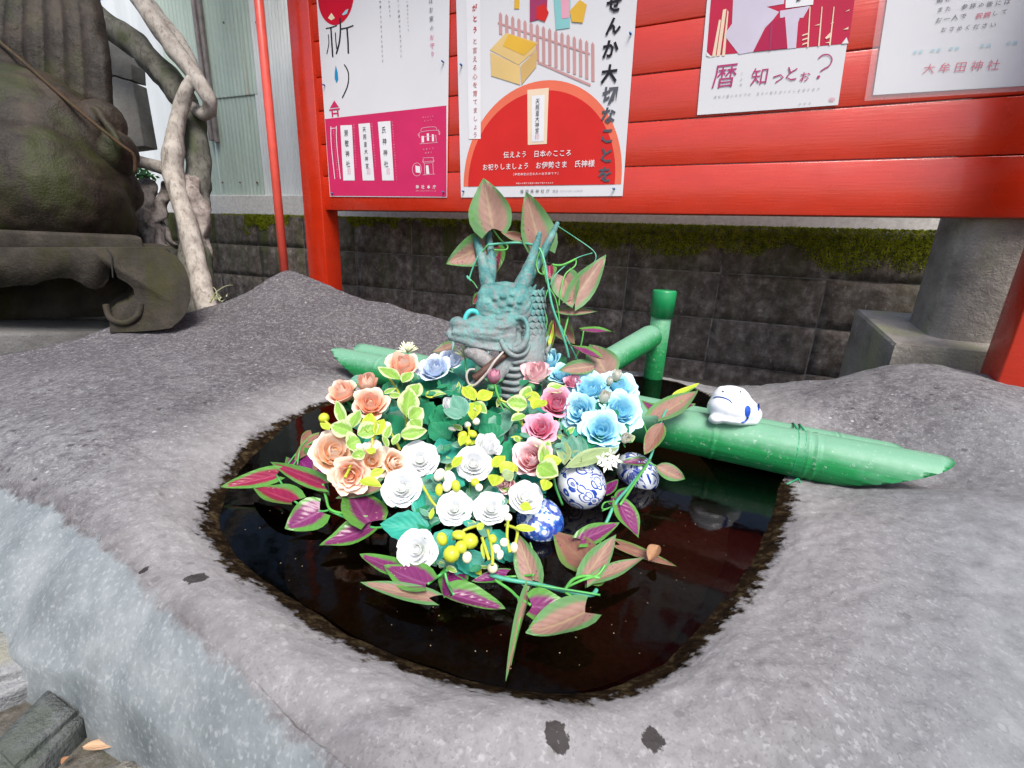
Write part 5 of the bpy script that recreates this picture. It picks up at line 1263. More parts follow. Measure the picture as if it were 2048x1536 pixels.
# ---- leaves: two skins (upper and lower face) a hair apart, margin colours from the leaf's own UV
def m_leaf(name, mid, margin, vein, mw=.3, rough=.35, noise_amt=.35, coat=None, vein_w=.05):
    N = NT(name); uv = N.n('UVMap').outputs[0]; sep = N.n('SeparateXYZ'); N.l(uv, sep.inputs[0]); u, v = sep.outputs['X'], sep.outputs['Y']; co = N.coord()
    oi = N.n('ObjectInfo').outputs['Random']
    off = N.n('VectorMath'); off.operation = 'ADD'; cx = N.n('CombineXYZ'); N.l(oi, cx.inputs[0]); N.l(oi, cx.inputs[1]); N.l(uv, off.inputs[0]); N.l(cx.outputs[0], off.inputs[1])
    nz = N.noise(off.outputs[0], 5, 4, .6)
    e = N.math('MULTIPLY', N.math('ABSOLUTE', N.math('SUBTRACT', N.math('ADD', u, N.math('MULTIPLY', N.math('SUBTRACT', oi, .5), .16)), .5)), 2.0)
    e = N.math('MAXIMUM', e, N.math('MULTIPLY', N.math('SUBTRACT', v, .68), 3.0))
    e = N.math('ADD', e, N.math('MULTIPLY', N.math('SUBTRACT', nz, .5), noise_amt))
    mg = N.ramp(e, (1-mw-.12, 0), (1-mw+.10, 1))
    midc = N.mix(N.noise(off.outputs[0], 3.5, 3), tuple(x*.65 for x in mid), tuple(min(1, x*1.25) for x in mid))
    col = N.mix(mg, midc, N.mix(nz, tuple(x*.7 for x in margin), tuple(min(1, x*1.2) for x in margin)))
    rib = N.ramp(N.math('ABSOLUTE', N.math('SUBTRACT', u, .5)), (vein_w*.4, 1), (vein_w, 0))
    w_ = N.math('SINE', N.math('MULTIPLY', N.math('SUBTRACT', v, N.math('MULTIPLY', N.math('ABSOLUTE', N.math('SUBTRACT', u, .5)), .9)), 38)); side = N.ramp(w_, (.90, 0), (1, .55))
    vn = N.math('MULTIPLY', N.math('MAXIMUM', N.math('MULTIPLY', rib, N.ramp(v, (.7, 1), (.95, 0))), N.math('MULTIPLY', side, N.ramp(e, (.5, 1), (.8, 0)))), .2)
    col = N.mix(vn, col, vein)
    h = N.math('ADD', N.math('MULTIPLY', w_, .5), rib)
    return N.fin(col, rough, N.bump(h, .35, .0007), spec=.3, coat=coat, transl=.12)
LM = {'purple': m_leaf('purple_leaf_face', (.16,.026,.10), (.085,.24,.04), (.40,.18,.32), .34, .25),
      'crimson': m_leaf('crimson_leaf_face', (.22,.012,.045), (.085,.23,.04), (.5,.12,.2), .40, .28),
      'plum': m_leaf('dark_plum_leaf_face', (.15,.012,.10), (.05,.22,.03), (.3,.1,.25), .22, .25),
      'tan': m_leaf('dusky_pink_leaf_back', (.27,.155,.12), (.10,.22,.08), (.46,.42,.16), .34, .5, .3),
      'brown': m_leaf('brown_leaf_back', (.22,.10,.07), (.12,.20,.05), (.25,.20,.10), .18, .5),
      'teal': m_leaf('teal_rose_leaf', (.025,.30,.215), (.04,.34,.25), (.10,.40,.31), .1, .45),
      'green': m_leaf('deep_green_leaf', (.014,.185,.085), (.022,.23,.10), (.08,.28,.15), .1, .42),
      'sage': m_leaf('sage_leaf', (.10,.27,.19), (.19,.36,.27), (.28,.42,.32), .2, .5),
      'varieg': m_leaf('cream_edged_leaf', (.21,.38,.06), (.50,.56,.30), (.48,.60,.2), .36, .45, .8),
      'lime': m_leaf('lime_leaf', (.36,.46,.03), (.50,.55,.07), (.56,.58,.20), .3, .45),
      'olive': m_leaf('olive_bract', (.24,.32,.14), (.33,.42,.22), (.4,.45,.26), .2, .5)}
LSHAPE = {'heart': lambda v: (math.sin(PI*v**.55)**.75)*(1-.28*v) if 0 < v < 1 else 0,
          'ovate': lambda v: math.sin(PI*v**.78)**.85 if 0 < v < 1 else 0,
          'lance': lambda v: math.sin(PI*v**.85)**1.05 if 0 < v < 1 else 0}
_lc = {}
def leaf_mesh(shape, top, bot, bend, fold, var, serr=0.0):
    k = (shape, top, bot, bend, fold, var, serr)
    if k in _lc: return _lc[k]
    rd = random.Random(var*13+5); nu, nv = 6, 10; V = []; UV = []; F_ = []; MI = []
    fw = LSHAPE[shape]; ph = rd.uniform(0, 6)
    def P(i, j, side):
        v = j/nv; u = -1+2*i/nu
        w = .5*fw(max(.0005, min(.9995, v)))
        if serr: w *= 1+serr*(1 if j % 2 else -1)*abs(u)**3
        if shape == 'heart' and v == 0: w = .26
        if v == 1: w = .004
        x = u*w; y = v + (.0 if shape != 'heart' else -.17*abs(u)**1.3*max(0, 1-v*3.2))
        z = fold*abs(x)*1.6 + bend*(v*v*.55 - v*.12) + .035*math.sin(v*7+u*2.2+ph)*abs(u)
        y = y - .16*abs(bend)*v*v
        return (x, y, z-(.004 if side else 0))
    for side in (0, 1):
        b = len(V)
        for j in range(nv+1):
            for i in range(nu+1): V.append(P(i, j, side)); UV.append((i/nu, j/nv))
        for j in range(nv):
            for i in range(nu):
                q = (b+j*(nu+1)+i, b+j*(nu+1)+i+1, b+(j+1)*(nu+1)+i+1, b+(j+1)*(nu+1)+i); F_.append(q if not side else q[::-1]); MI.append(side)
    me = bpy.data.meshes.new('leaf'); me.from_pydata(V, [], F_); me.materials.append(LM[top]); me.materials.append(LM[bot])
    me.polygons.foreach_set('material_index', MI); me.polygons.foreach_set('use_smooth', [True]*len(F_))
    ul = me.uv_layers.new(name='UVMap'); ul.data.foreach_set('uv', [c for l in me.loops for c in UV[l.vertex_index]]); _lc[k] = me; return me
lcount = 0
def leaf(parent, base, tip, w, kind, hb=None, ht=None, Zb=None, Zt=None, shape='heart', bend=.25, fold=.18, roll=0.0, serr=0.0, up=.45, name='leaf', dh=0):
    """base/tip image positions, w = visible width in image pixels; kind 'front/back': the face turned to the viewer first"""
    global lcount; lcount += 1
    a, b = kind.split('/') if '/' in kind else (kind, kind)
    pb_ = at_d(*base, Zb) if Zb else at_h(*base, (hfun(*base)+dh) if hb is None else hb)
    pt_ = at_d(*tip, Zt or Zb) if (Zt or Zb) else at_h(*tip, (hfun(*tip)+dh) if ht is None else ht)
    ax = pt_-pb_; L = ax.length; y = ax.normalized(); mid = (pb_+pt_)/2; tc = (EYE-mid).normalized()
    z = (tc*(1-up)+ZUP*up); z = (z-y*z.dot(y)).normalized()
    if roll: z = (z*math.cos(roll)+y.cross(z)*math.sin(roll)).normalized()
    x = y.cross(z).normalized(); wd = w*(1.26 if shape == 'heart' else 1)*((mid-EYE).dot(FW))/F
    if name == 'leaf' and shape == 'heart': bend = round(bend*(.7+.55*(lcount*37%5)/2), 2); roll += .22*math.sin(lcount*2.3); z = (z*math.cos(.22*math.sin(lcount*2.3))+y.cross(z)*math.sin(.22*math.sin(lcount*2.3))).normalized(); x = y.cross(z).normalized()
    me = leaf_mesh(shape, a, b, bend, fold, lcount % 3, serr)
    M = Matrix(((x.x*wd, y.x*L, z.x*min(L, wd*1.3), pb_.x), (x.y*wd, y.y*L, z.y*min(L, wd*1.3), pb_.y), (x.z*wd, y.z*L, z.z*min(L, wd*1.3), pb_.z), (0,0,0,1)))
    return link(name, me, parent, M)
def stem(parent, pts, r, mat, name='stem', k=6):
    """pts: (px, py, h) over the water or (px, py, None, Z)"""
    P = [at_d(p[0], p[1], p[3]) if len(p) > 3 else at_h(p[0], p[1], p[2] if p[2] is not None else hfun(p[0], p[1])) for p in pts]
    P = spline(P, k); m = MB(); m.tube(P, r, 7); return m.build(name, mat, parent)
def drop(parent, px, py, rpx, mat, h=None, name='berry', el=1.0, tilt=0.0, Z=None):
    p = at_d(px, py, Z) if Z else at_h(px, py, hfun(px, py) if h is None else h); r = rpx*((p-EYE).dot(FW))/F
    m = MB(); a = (RT*math.cos(tilt)+UP*math.sin(tilt)); b = UP*math.cos(tilt)-RT*math.sin(tilt)
    m.ell(p, (a*r, b*r*el, FW*r), 12, 8); return m.build(name, mat, parent)
# ================================================================== the bouquets
def bunch(name, px, py, label):
    p = at_h(px, py, 0); return empty(name, p, label, 'bouquet')
white = bunch('bouquet', 920, 1060, 'artificial bouquet of round white blooms with teal leaves and lime berries, front of the basin')
peach = bunch('bouquet', 740, 900, 'artificial bouquet of peach roses with cream edged leaves at the left of the basin')
pink = bunch('bouquet', 1070, 880, 'artificial bouquet of pink roses between the white and sky blue blooms')
blue = bunch('bouquet', 1200, 880, 'artificial bouquet of open sky blue roses with cream buds beside the green bamboo')
lav = bunch('bouquet', 880, 800, 'artificial bouquet of pale lavender roses and spiky cream flowers left of the dragon')

def stalk(parent, o, p, z, R, ex, ey, mat=None):
    """a stem from under a bloom down to the water"""
    a = p-z*R*.5; e = at_h(ex, ey, .004); m = MB(); m.tube(spline([a, a-z*R*.9, (a+e)/2-ZUP*.01, e], 5), .0022, 6); m.build('stem', mat or MAT_STEM, parent)
# --- white
for px, py, r, t, st in ((840,915,39,(0,-.05),'globe'),(803,972,41,(-.15,-.1),'globe'),(948,925,38,(.1,-.15),'globe'),(976,893,30,(.55,.35),'half'),(910,1013,37,(-.05,-.05),'globe'),(983,1013,37,(.05,0),'globe'),(1052,990,36,(.2,.05),'globe'),(832,1100,43,(-.25,-.35),'globe')):
    o, p, z, R = rose(white, px, py, r, 'white', st, tilt=t); stalk(white, o, p, z, R, 930, 1030)
for b, t, w, k in (((862,1062),(760,1048),62,'teal'),((835,1035),(872,982),62,'teal'),((868,1010),(850,1075),60,'green'),((905,1060),(858,1130),52,'teal'),((930,1100),(952,1160),60,'teal'),((985,1060),(1010,1130),50,'teal'),
                   ((900,1115),(925,1165),46,'teal'),((1000,1100),(1045,1120),40,'teal'),((900,930),(880,880),52,'teal'),((930,970),(880,960),36,'teal'),((1000,930),(1052,880),50,'green'),((1010,950),(1030,900),44,'green'),
                   ((955,1060),(985,1055),46,'sage'),((1000,980),(1030,1025),40,'sage'),((870,985),(845,950),40,'sage'),((880,1040),(896,985),30,'sage'),((960,990),(945,1040),38,'sage'),((850,1090),(872,1135),34,'sage'),((880,1000),(835,1020),44,'sage'),
                   ((950,860),(1000,830),56,'green'),((900,880),(860,850),50,'green'),((1000,890),(960,850),50,'green'),((905,860),(925,815),54,'green'),((855,850),(830,800),60,'green'),((880,870),(905,800),60,'green'),((990,880),(1015,820),50,'sage')):
    leaf(white, b, t, w, k, shape='ovate', serr=.05, bend=rnd.uniform(-.1,.3), dh=-.018, roll=rnd.uniform(-.3,.3))
MAT_LIME = simple('lime_berry', (.46,.50,.03), .35, .15, 60); MAT_PEARL = simple('cream_pearl', (.74,.68,.45), .3, .12, 60); MAT_YSTEM = simple('yellow_green_stem', (.38,.42,.03), .4, .2, 40); MAT_CREAMB = simple('cream_white_berry', (.78,.76,.60), .35, .1, 80)
for px, py, r, e, mt_ in ((903,1108,17,1,'l'),(918,1070,15,.6,'l'),(940,1082,17,.9,'l'),(922,1094,13,1,'l'),(884,1078,11,1.3,'l'),(934,1115,10,1.2,'p'),(985,1078,9,1.1,'l'),(1016,1035,8.5,1,'c'),(1008,1085,9,1,'c'),(992,1098,9.5,1,'c'),(985,1136,10.5,1,'p'),(1028,1095,8,1.4,'p'),(1000,1110,7,1.5,'c'),
                          (879,950,11,1.3,'c'),(900,958,12,1.5,'c'),(894,972,10,1.2,'c'),(878,980,8,1.6,'l'),(912,972,9,1.4,'l'),(950,965,9,1,'l'),(958,975,8,1,'c'),
                          (935,850,7,1,'c'),(952,843,8,1,'c'),(925,870,10,.8,'l'),(945,868,10,.8,'l'),(935,884,9,.8,'l'),(905,858,9,.5,'c')):
    drop(white, px, py, r, {'l':MAT_LIME,'p':MAT_PEARL,'c':MAT_CREAMB}[mt_], h=hfun(px, py)+.008, el=e, tilt=rnd.uniform(-.5,.5))
for pts in ([(1016,1042,.07),(1014,1075,.06),(1020,1105,.05)],[(985,1130,.05),(984,1100,.055),(975,1060,.06)],[(1030,1090,.055),(1034,1060,.06),(1010,1050,.06)],[(964,1075,.06),(972,1100,.055),(978,1120,.05)],[(840,960,.08),(862,1000,.07),(880,1020,.06)],[(935,845,.13),(938,870,.12),(930,910,.1)],[(905,1080,.05),(930,1060,.06),(960,1050,.06)]):
    stem(white, pts, .0021, MAT_YSTEM)
for b, t, w, k in (((1030,1055),(1075,1060),16,'lime'),((955,1060),(968,1045),14,'lime'),((965,1085),(968,1120),10,'lime'),((1000,945),(1030,930),34,'lime'),((995,950),(985,975),34,'lime'),((985,935),(1010,912),24,'lime'),((1005,955),(1028,948),30,'olive'),((905,935),(925,912),18,'lime'),((925,860),(905,850),14,'varieg'),((930,870),(920,895),20,'lime'),((950,800),(925,775),28,'lime'),((955,800),(985,785),28,'lime'),((950,805),(945,845),30,'lime'),((945,805),(975,830),26,'varieg'),((1040,1010),(1065,1020),20,'lime')):
    leaf(white, b, t, w, k, shape='ovate', dh=.01, bend=.2)
# --- peach
for px, py, r, col, st, t in ((806,733,33,'peach','half',(.05,.55)),(686,786,31,'peach','half',(-.45,.35)),(735,772,30,'peach','bud',(.15,.55)),(741,805,35,'peach','rose',(.05,.15)),(668,902,45,'cream_peach','rose',(.2,.05)),(745,918,43,'cream_peach','open',(.2,-.05)),(788,925,26,'cream_peach','half',(.7,-.2)),(700,952,40,'peach','open',(-.1,-.55))):
    o, p, z, R = rose(peach, px, py, r, col, st, tilt=t); stalk(peach, o, p, z, R, 790, 900)
for b, t, w, k in (((800,760),(755,735),26,'varieg'),((805,765),(825,745),24,'varieg'),((820,800),(838,768),34,'varieg'),((812,835),(820,780),44,'varieg'),((818,838),(845,818),36,'varieg'),((822,840),(842,862),34,'varieg'),((800,870),(858,862),30,'varieg'),
                   ((690,850),(672,800),22,'varieg'),((700,860),(720,820),32,'varieg'),((705,865),(662,850),38,'varieg'),((715,870),(760,850),36,'varieg'),((720,880),(690,895),52,'varieg'),((735,865),(742,828),30,'lime'),((750,870),(768,838),26,'lime'),((770,880),(782,850),18,'varieg'),((785,890),(800,868),16,'varieg'),((775,895),(765,870),14,'varieg'),((730,905),(700,915),26,'varieg'),((660,860),(640,846),14,'lime'),((720,960),(765,975),26,'lime'),((740,950),(770,940),18,'lime'),((752,905),(732,900),16,'lime')):
    leaf(peach, b, t, w, k, shape='ovate', bend=rnd.uniform(0,.4), dh=.016, roll=rnd.uniform(-.4,.4))
for px, py, r in ((648,836,10.5),(733,848,8),(774,852,9),(746,872,6.5),(718,895,9),(752,894,7),(768,866,7)):
    drop(peach, px, py, r, MAT_LIME if r > 10 or r < 7 else MAT_CREAMB, h=hfun(px, py)+.012)
for pts in ([(650,842,.135),(668,858,.125),(690,875,.12)],[(735,855,.13),(745,880,.12),(742,910,.1)],[(775,855,.13),(790,880,.115),(800,900,.1)],[(770,745,.16),(800,790,.14),(812,840,.12),(810,880,.1)],[(690,955,.09),(705,920,.1),(700,890,.11)]):
    stem(peach, pts, .0023, MAT_YSTEM)
for b, t, w, k in (((780,840),(720,850),50,'green'),((770,830),(740,790),40,'sage'),((800,880),(760,830),60,'green'),((830,880),(870,830),60,'green'),((770,800),(790,760),30,'green'),((840,790),(880,770),40,'green'),((760,960),(705,880),50,'green'),((700,870),(660,880),40,'green'),((860,900),(905,860),56,'green'),((730,910),(790,960),50,'green'),((700,760),(740,760),20,'sage'),((785,850),(762,865),30,'sage')):
    leaf(peach, b, t, w, k, shape='ovate', serr=.04, bend=.1, dh=-.035)
# --- pink
for px, py, r, col, st, t in ((1073,748,34,'pink_white','half',(-.25,.6)),(1114,805,33,'pink','rose',(.1,.1)),(1080,853,37,'pink','open',(-.1,.2)),(1062,916,40,'pale_pink','rose',(-.35,0)),(988,757,22,'pink','bud',(.05,.6)),(1012,968,22,'pale_pink','half',(-.4,-.3)),(1145,765,18,'pink','half',(-.2,.5))):
    o, p, z, R = rose(pink, px, py, r, col, st, tilt=t); stalk(pink, o, p, z, R, 1070, 930)
for b, t, w, k in (((1075,930),(1120,955),48,'varieg'),((1080,925),(1098,880),26,'varieg'),((1085,925),(1125,925),34,'lime'),((1095,960),(1085,985),26,'lime'),((1095,785),(1130,775),34,'varieg'),((1085,800),(1065,825),34,'lime'),((1080,800),(1050,790),24,'lime'),((1055,810),(1010,805),36,'varieg'),((1045,800),(1060,775),26,'varieg'),((1055,760),(1040,775),20,'green'),((1050,830),(1020,845),24,'varieg'),((1070,880),(1085,900),22,'varieg')):
    leaf(pink, b, t, w, k, shape='ovate', bend=.3, dh=.008, roll=rnd.uniform(-.3,.3))
for b, t, w, k in (((1060,890),(1010,850),50,'green'),((1050,920),(1030,860),50,'teal'),((1100,930),(1120,860),36,'sage'),((1110,930),(1150,880),36,'sage'),((1040,850),(1030,800),44,'green'),((1075,820),(1040,840),40,'sage'),((1000,860),(985,815),44,'green'),((1020,880),(1060,855),40,'sage'),((1080,790),(1055,765),26,'green'),((1000,790),(975,770),24,'green'),((980,850),(940,840),50,'green')):
    leaf(pink, b, t, w, k, shape='ovate', serr=.05, bend=.15, dh=-.03)
stem(pink, [(990,770,.16),(1000,800,.14),(1030,830,.12),(1060,880,.1)], .0024, MAT_STEM2); stem(pink, [(1000,800,.15),(1030,815,.14),(1045,850,.12)], .0022, MAT_YSTEM); stem(pink, [(1105,930,.1),(1110,970,.05),(1125,1010,.01)], .0022, MAT_STEM)
drop(pink, 985, 776, 9, MAT_SEPAL, h=.152, el=.8); drop(pink, 1060, 775, 11, MAT_SEPAL, h=.15, el=.8)
# --- sky blue
for px, py, r, st, t in ((1240,768,38,'open',(.35,.3)),(1178,772,42,'open',(-.05,.3)),(1154,822,38,'open',(-.45,-.05)),(1245,818,43,'open',(.3,0)),(1202,858,44,'open',(0,-.05)),(1098,722,26,'half',(-.5,.4)),(1122,745,28,'open',(-.1,.6))):
    o, p, z, R = rose(blue, px, py, r, 'blue', st, tilt=t); stalk(blue, o, p, z, R, 1190, 930)
for px, py, r, t in ((1207,798,20,(.35,.35)),(1232,755,17,(.3,.5)),(1218,765,13,(.25,.5)),(1250,878,20,(.25,-.15))):
    rose(blue, px, py, r, 'cream', 'bud', h=hfun(px, py)+.02, tilt=t, squash=1.15)
for b, t, w, k in (((1150,920),(1130,860),36,'sage'),((1130,935),(1240,895),34,'olive'),((1170,915),(1155,870),24,'sage'),((1175,900),(1200,830),46,'green'),((1120,920),(1140,880),30,'sage'),((1230,880),(1255,850),30,'green'),((1130,740),(1110,700),22,'green'),((1260,870),(1265,885),16,'varieg'),((1130,930),(1125,880),30,'olive'),((1140,905),(1165,925),30,'olive')):
    leaf(blue, b, t, w, k, shape='ovate' if w > 35 else 'lance', bend=.15, dh=-.012)
# small white star flowers
for px, py in ((1204,918),(1222,908),(1230,920),(1212,930),(1222,925)):
    p = at_h(px, py, .095); 
    for i in range(5):
        a = i*2*PI/5+px; d = RT*math.cos(a)+UP*math.sin(a); s_ = d.cross(FW); m = MB(); m.add([p, p+d*.006+s_*.003-FW*.002, p+d*.013-FW*.004, p+d*.006-s_*.003-FW*.002], [(0,1,2,3)]); m.build('petal', PM['white'], blue, fix=False)
# --- lavender
for px, py, r, st, t in ((868,736,36,'rose',(-.25,.25)),(900,722,26,'half',(.4,.5)),(905,816,28,'bud',(-.55,.3)),(932,800,12,'bud',(.1,.3))):
    o, p, z, R = rose(lav, px, py, r, 'pale_blue' if px != 905 else 'white', st, tilt=t); stalk(lav, o, p, z, R, 900, 850)
leaf(lav, (930,832), (905,795), 38, 'sage', shape='ovate', bend=.5, dh=.03); leaf(lav, (925,835), (885,822), 26, 'sage', shape='ovate', bend=.4, dh=.03)
for i in range(16):
    b = (rnd.uniform(860,935), rnd.uniform(775,800)); a = rnd.uniform(-.4, 3.5); L = rnd.uniform(28,44)
    leaf(lav, b, (b[0]+L*math.cos(a), b[1]-L*.6*math.sin(a)), rnd.uniform(7,12), 'green' if i % 3 else 'varieg', shape='lance', dh=.0)
MAT_SPIKE = simple('spiky_cream_petal', (.74,.76,.50), .6, .12, 60)
for px, py, r, Z in ((815,697,24,1.10),(930,706,29,1.04)):
    c = at_d(px, py+8, Z); m = MB(); k_ = Z/F
    for i in range(34):
        a = rnd.uniform(0, 2*PI); e = rnd.uniform(.15, 1.45); d = (RT*math.cos(a)*math.cos(e)+(-FW*.5)*math.sin(a)*math.cos(e)+UP*math.sin(e)).normalized(); L = r*k_*rnd.uniform(.75,1.05)
        m.tube([c, c+d*L*.6, c+d*L], [.0016,.0024,.0006], 5)
    o = m.build('spiky_flower', MAT_SPIKE, lav); o['kind'] = 'stuff'
    stem(lav, [(px, py+10, 0, Z), (px+4, py+50, 0, Z-.02), (px+20, py+95, 0, Z-.06)], .002, MAT_STEM)
# shared undergrowth that fills the middle of the mound: dark leaves of the white bunch
for i in range(120):
    a = rnd.uniform(0, 2*PI); q = math.sqrt(rnd.random()); px = 945+q*math.cos(a)*245; py = 895+q*math.sin(a)*140
    if py > 990 and abs(px-930) > 110: continue
    b = rnd.uniform(0, 2*PI); L = rnd.uniform(45,75)
    leaf((white, peach, pink, lav)[0 if py > 930 else (1 if px < 850 else (2 if px > 980 else 3))], (px, py), (px+L*math.cos(b), py+L*.7*math.sin(b)), rnd.uniform(34,56), rnd.choice(('green','green','teal','sage')), shape='ovate', dh=-.045, serr=.05, bend=.2, roll=rnd.uniform(-.4,.4))

for px, py, g in ((880,905,white),(905,925,white),(870,945,white),(930,895,white),(1000,965,white),(1025,945,white),(760,890,peach),(690,870,peach),(720,840,peach),(775,790,lav),(850,800,lav),(960,815,lav),(1010,790,pink),(1040,870,pink),(1110,850,pink),(1100,890,pink),(1090,960,pink),(1165,800,blue),(1215,820,blue),(1140,870,blue),(860,1040,white),(945,1050,white),(1010,1000,white),(890,1130,white),(960,1130,white)):
    for i in range(4):
        a = rnd.uniform(0, 2*PI); L = rnd.uniform(20,34); b = (px+rnd.uniform(-10,10), py+rnd.uniform(-8,8))
        leaf(g, b, (b[0]+L*math.cos(a), b[1]+L*.75*math.sin(a)), rnd.uniform(9,17), rnd.choice(('varieg','green','lime','teal','sage')), shape='ovate', dh=-.006+rnd.uniform(-.008,.008), bend=.3, roll=rnd.uniform(-.5,.5))
# ================================================================== vines with purple-and-green leaves
def vine(px, py, label, h=0.0, Z=None):
    p = at_d(px, py, Z) if Z else at_h(px, py, h); return empty('vine', p, label, 'vine')
PT, CT, TP_, DT, BT = 'purple/tan', 'crimson/tan', 'tan/purple', 'plum/tan', 'brown/plum'
vl = vine(620, 1000, 'plastic vine with crimson and purple leaves floating below the peach roses')
for b, t, w, k, hb, ht, o in (((553,950),(440,978),36,CT,.03,.012,{}),((585,1002),(503,974),46,CT,.022,.012,{}),((640,1022),(568,1062),66,PT,.02,.005,{'roll':.2}),((646,968),(541,926),30,CT,.05,.035,{'roll':-.4}),((600,920),(665,1000),54,'plum/tan',.03,.02,{}),
        ((640,930),(590,975),40,'plum/tan',.01,.01,{}),((738,1044),(694,980),74,PT,.03,.045,{'roll':.15}),((738,1056),(636,1100),52,PT,.022,.008,{'roll':.25}),((757,970),(668,1000),26,TP_,.06,.04,{}),((640,880),(588,925),36,BT,.05,.03,{}),((625,870),(600,900),26,BT,.05,.03,{}),((655,905),(625,945),30,BT,.05,.03,{})):
    leaf(vl, b, t, w, k, hb, ht, bend=.22, **o)
for pts, r, mt_ in (([(646,968,.05),(652,995,.035),(662,1020,.025),(700,1030,.022),(735,1045,.02)],.0021,MAT_STEM2),([(662,1018,.025),(640,1022,.02),(590,1003,.02),(553,950,.03)],.0016,MAT_STEM),([(660,1022,.022),(740,1054,.02),(780,1050,.03)],.0018,MAT_STEM),([(575,930,.03),(600,900,.04),(640,876,.06)],.0014,MAT_STEM),([(585,932,.03),(612,902,.04),(650,884,.06)],.0014,MAT_STEM),([(595,930,.03),(600,900,.05),(615,880,.07)],.0012,MAT_STEM)):
    stem(vl, pts, r, mt_)
vf = vine(1000, 1180, 'plastic vine with purple and dusky pink leaves trailing over the front of the water')
for b, t, w, k, hb, ht, o in (((800,1142),(718,1113),36,PT,.015,.008,{}),((852,1168),(768,1140),54,PT,.022,.012,{'roll':.3}),((858,1196),(717,1166),32,TP_,.016,.012,{}),((912,1150),(885,1208),52,DT,.006,.003,{}),((908,1190),(1013,1222),44,PT,.016,.006,{'fold':.35}),((1012,1150),(940,1166),26,DT,.02,.012,{}),
        ((1066,1160),(1034,1066),46,TP_,.02,.05,{'roll':-.2}),((1064,1212),(1146,1222),58,PT,.02,.008,{'roll':.2}),((1170,1225),(1046,1284),78,TP_,.022,.006,{'roll':.15}),((1056,1190),(1011,1370),20,TP_,.02,.004,{'fold':.6,'roll':.6}),((1176,1130),(1108,1070),64,'brown/plum',.003,.002,{}),((1172,1152),(1232,1070),40,TP_,.02,.04,{}),
        ((1195,1157),(1292,1116),28,TP_,.02,.022,{}),((1168,1160),(1204,1088),26,DT,.012,.02,{}),((1163,1080),(1240,1046),34,PT,.02,.03,{}),((1240,1010),(1274,1084),46,PT,.04,.006,{'roll':-.2}),((1240,1090),(1363,1138),20,BT,.006,.002,{}),((930,1190),(905,1150),30,DT,.004,.004,{}),((1185,1165),(1215,1160),20,'crimson/tan',.015,.012,{})):
    leaf(vf, b, t, w, k, hb, ht, bend=.25, **o)
for pts, r, mt_ in (([(980,1150,.02),(1020,1160,.02),(1070,1168,.02),(1130,1182,.02),(1180,1190,.016),(1193,1180,.014)],.0028,MAT_STEM_T),([(1130,1180,.02),(1145,1160,.024),(1170,1152,.022),(1200,1156,.02)],.002,MAT_STEM2),([(1130,1176,.02),(1165,1160,.022),(1195,1150,.022),(1210,1130,.03)],.0016,MAT_STEM2),([(990,1160,.02),(1020,1180,.018),(1036,1195,.018),(1062,1210,.02)],.0018,MAT_STEM2),([(1036,1195,.018),(1040,1215,.016),(1038,1250,.014),(1020,1330,.006)],.0016,MAT_STEM2),
        ([(1130,1184,.02),(1150,1200,.018),(1156,1225,.016),(1140,1255,.02)],.0018,MAT_STEM2),([(1005,1155,.02),(1040,1152,.02),(1068,1150,.03)],.0016,MAT_STEM2),([(1066,1160,.02),(1070,1120,.03),(1060,1085,.045)],.0012,MAT_STEM2),([(855,1168,.022),(880,1150,.02),(895,1140,.03)],.0018,MAT_STEM),([(908,1190,.016),(895,1165,.018),(890,1145,.025)],.0018,MAT_STEM),([(800,1142,.015),(830,1135,.02),(870,1125,.03)],.0015,MAT_STEM),([(1075,1176,.02),(1085,1172,.03),(1200,1190,.02)],.0013,MAT_STEM)):
    stem(vf, pts, r, mt_)
vr = vine(1240, 1000, 'plastic vine with purple leaves running from the bamboo down past the ceramic balls')
for b, t, w, k, hb, ht, o in (((1312,932),(1372,968),38,TP_,.05,.03,{'bend':.7,'shape':'ovate'}),((1326,846),(1287,914),36,'brown/purple',.12,.07,{'shape':'ovate'}),((1316,832),(1396,787),40,TP_,.12,.13,{}),((1322,828),(1282,803),24,PT,.115,.12,{}),((1334,818),(1392,813),28,PT,.118,.12,{}),((1286,924),(1240,926),20,PT,.05,.045,{}),((1210,985),(1236,962),22,DT,.02,.02,{}),((1238,996),(1264,974),20,DT,.03,.03,{}),((1222,1000),(1240,1010),18,DT,.03,.03,{}),((1355,790),(1400,768),14,'lime',.10,.11,{})):
    kw = dict(bend=.25); kw.update(o); leaf(vr, b, t, w, k, hb, ht, **kw)
for pts, r, mt_ in (([(1345,800,.12),(1325,835,.12),(1312,880,.09),(1296,925,.06),(1262,970,.05),(1232,1005,.045),(1215,1040,.03),(1204,1060,.02)],.0026,MAT_STEM_T),([(1300,920,.065),(1270,965,.055),(1240,1010,.045)],.002,MAT_STEM2),([(1334,818,.118),(1328,840,.11),(1318,870,.1)],.0016,MAT_STEM2),([(1282,830,.11),(1292,860,.1),(1300,880,.09)],.0014,MAT_STEM),([(1240,1010,.04),(1225,1015,.035),(1205,1018,.03),(1210,1005,.03),(1235,1003,.04)],.0014,MAT_STEM2),([(1204,1022,.03),(1230,1012,.04),(1238,1020,.035)],.0013,MAT_STEM2),([(1204,1060,.02),(1198,1100,.015),(1190,1150,.014)],.0018,MAT_STEM),([(1312,932,.05),(1296,925,.055)],.0016,MAT_STEM),([(1345,800,.12),(1390,775,.11)],.0012,MAT_STEM)):
    stem(vr, pts, r, mt_)
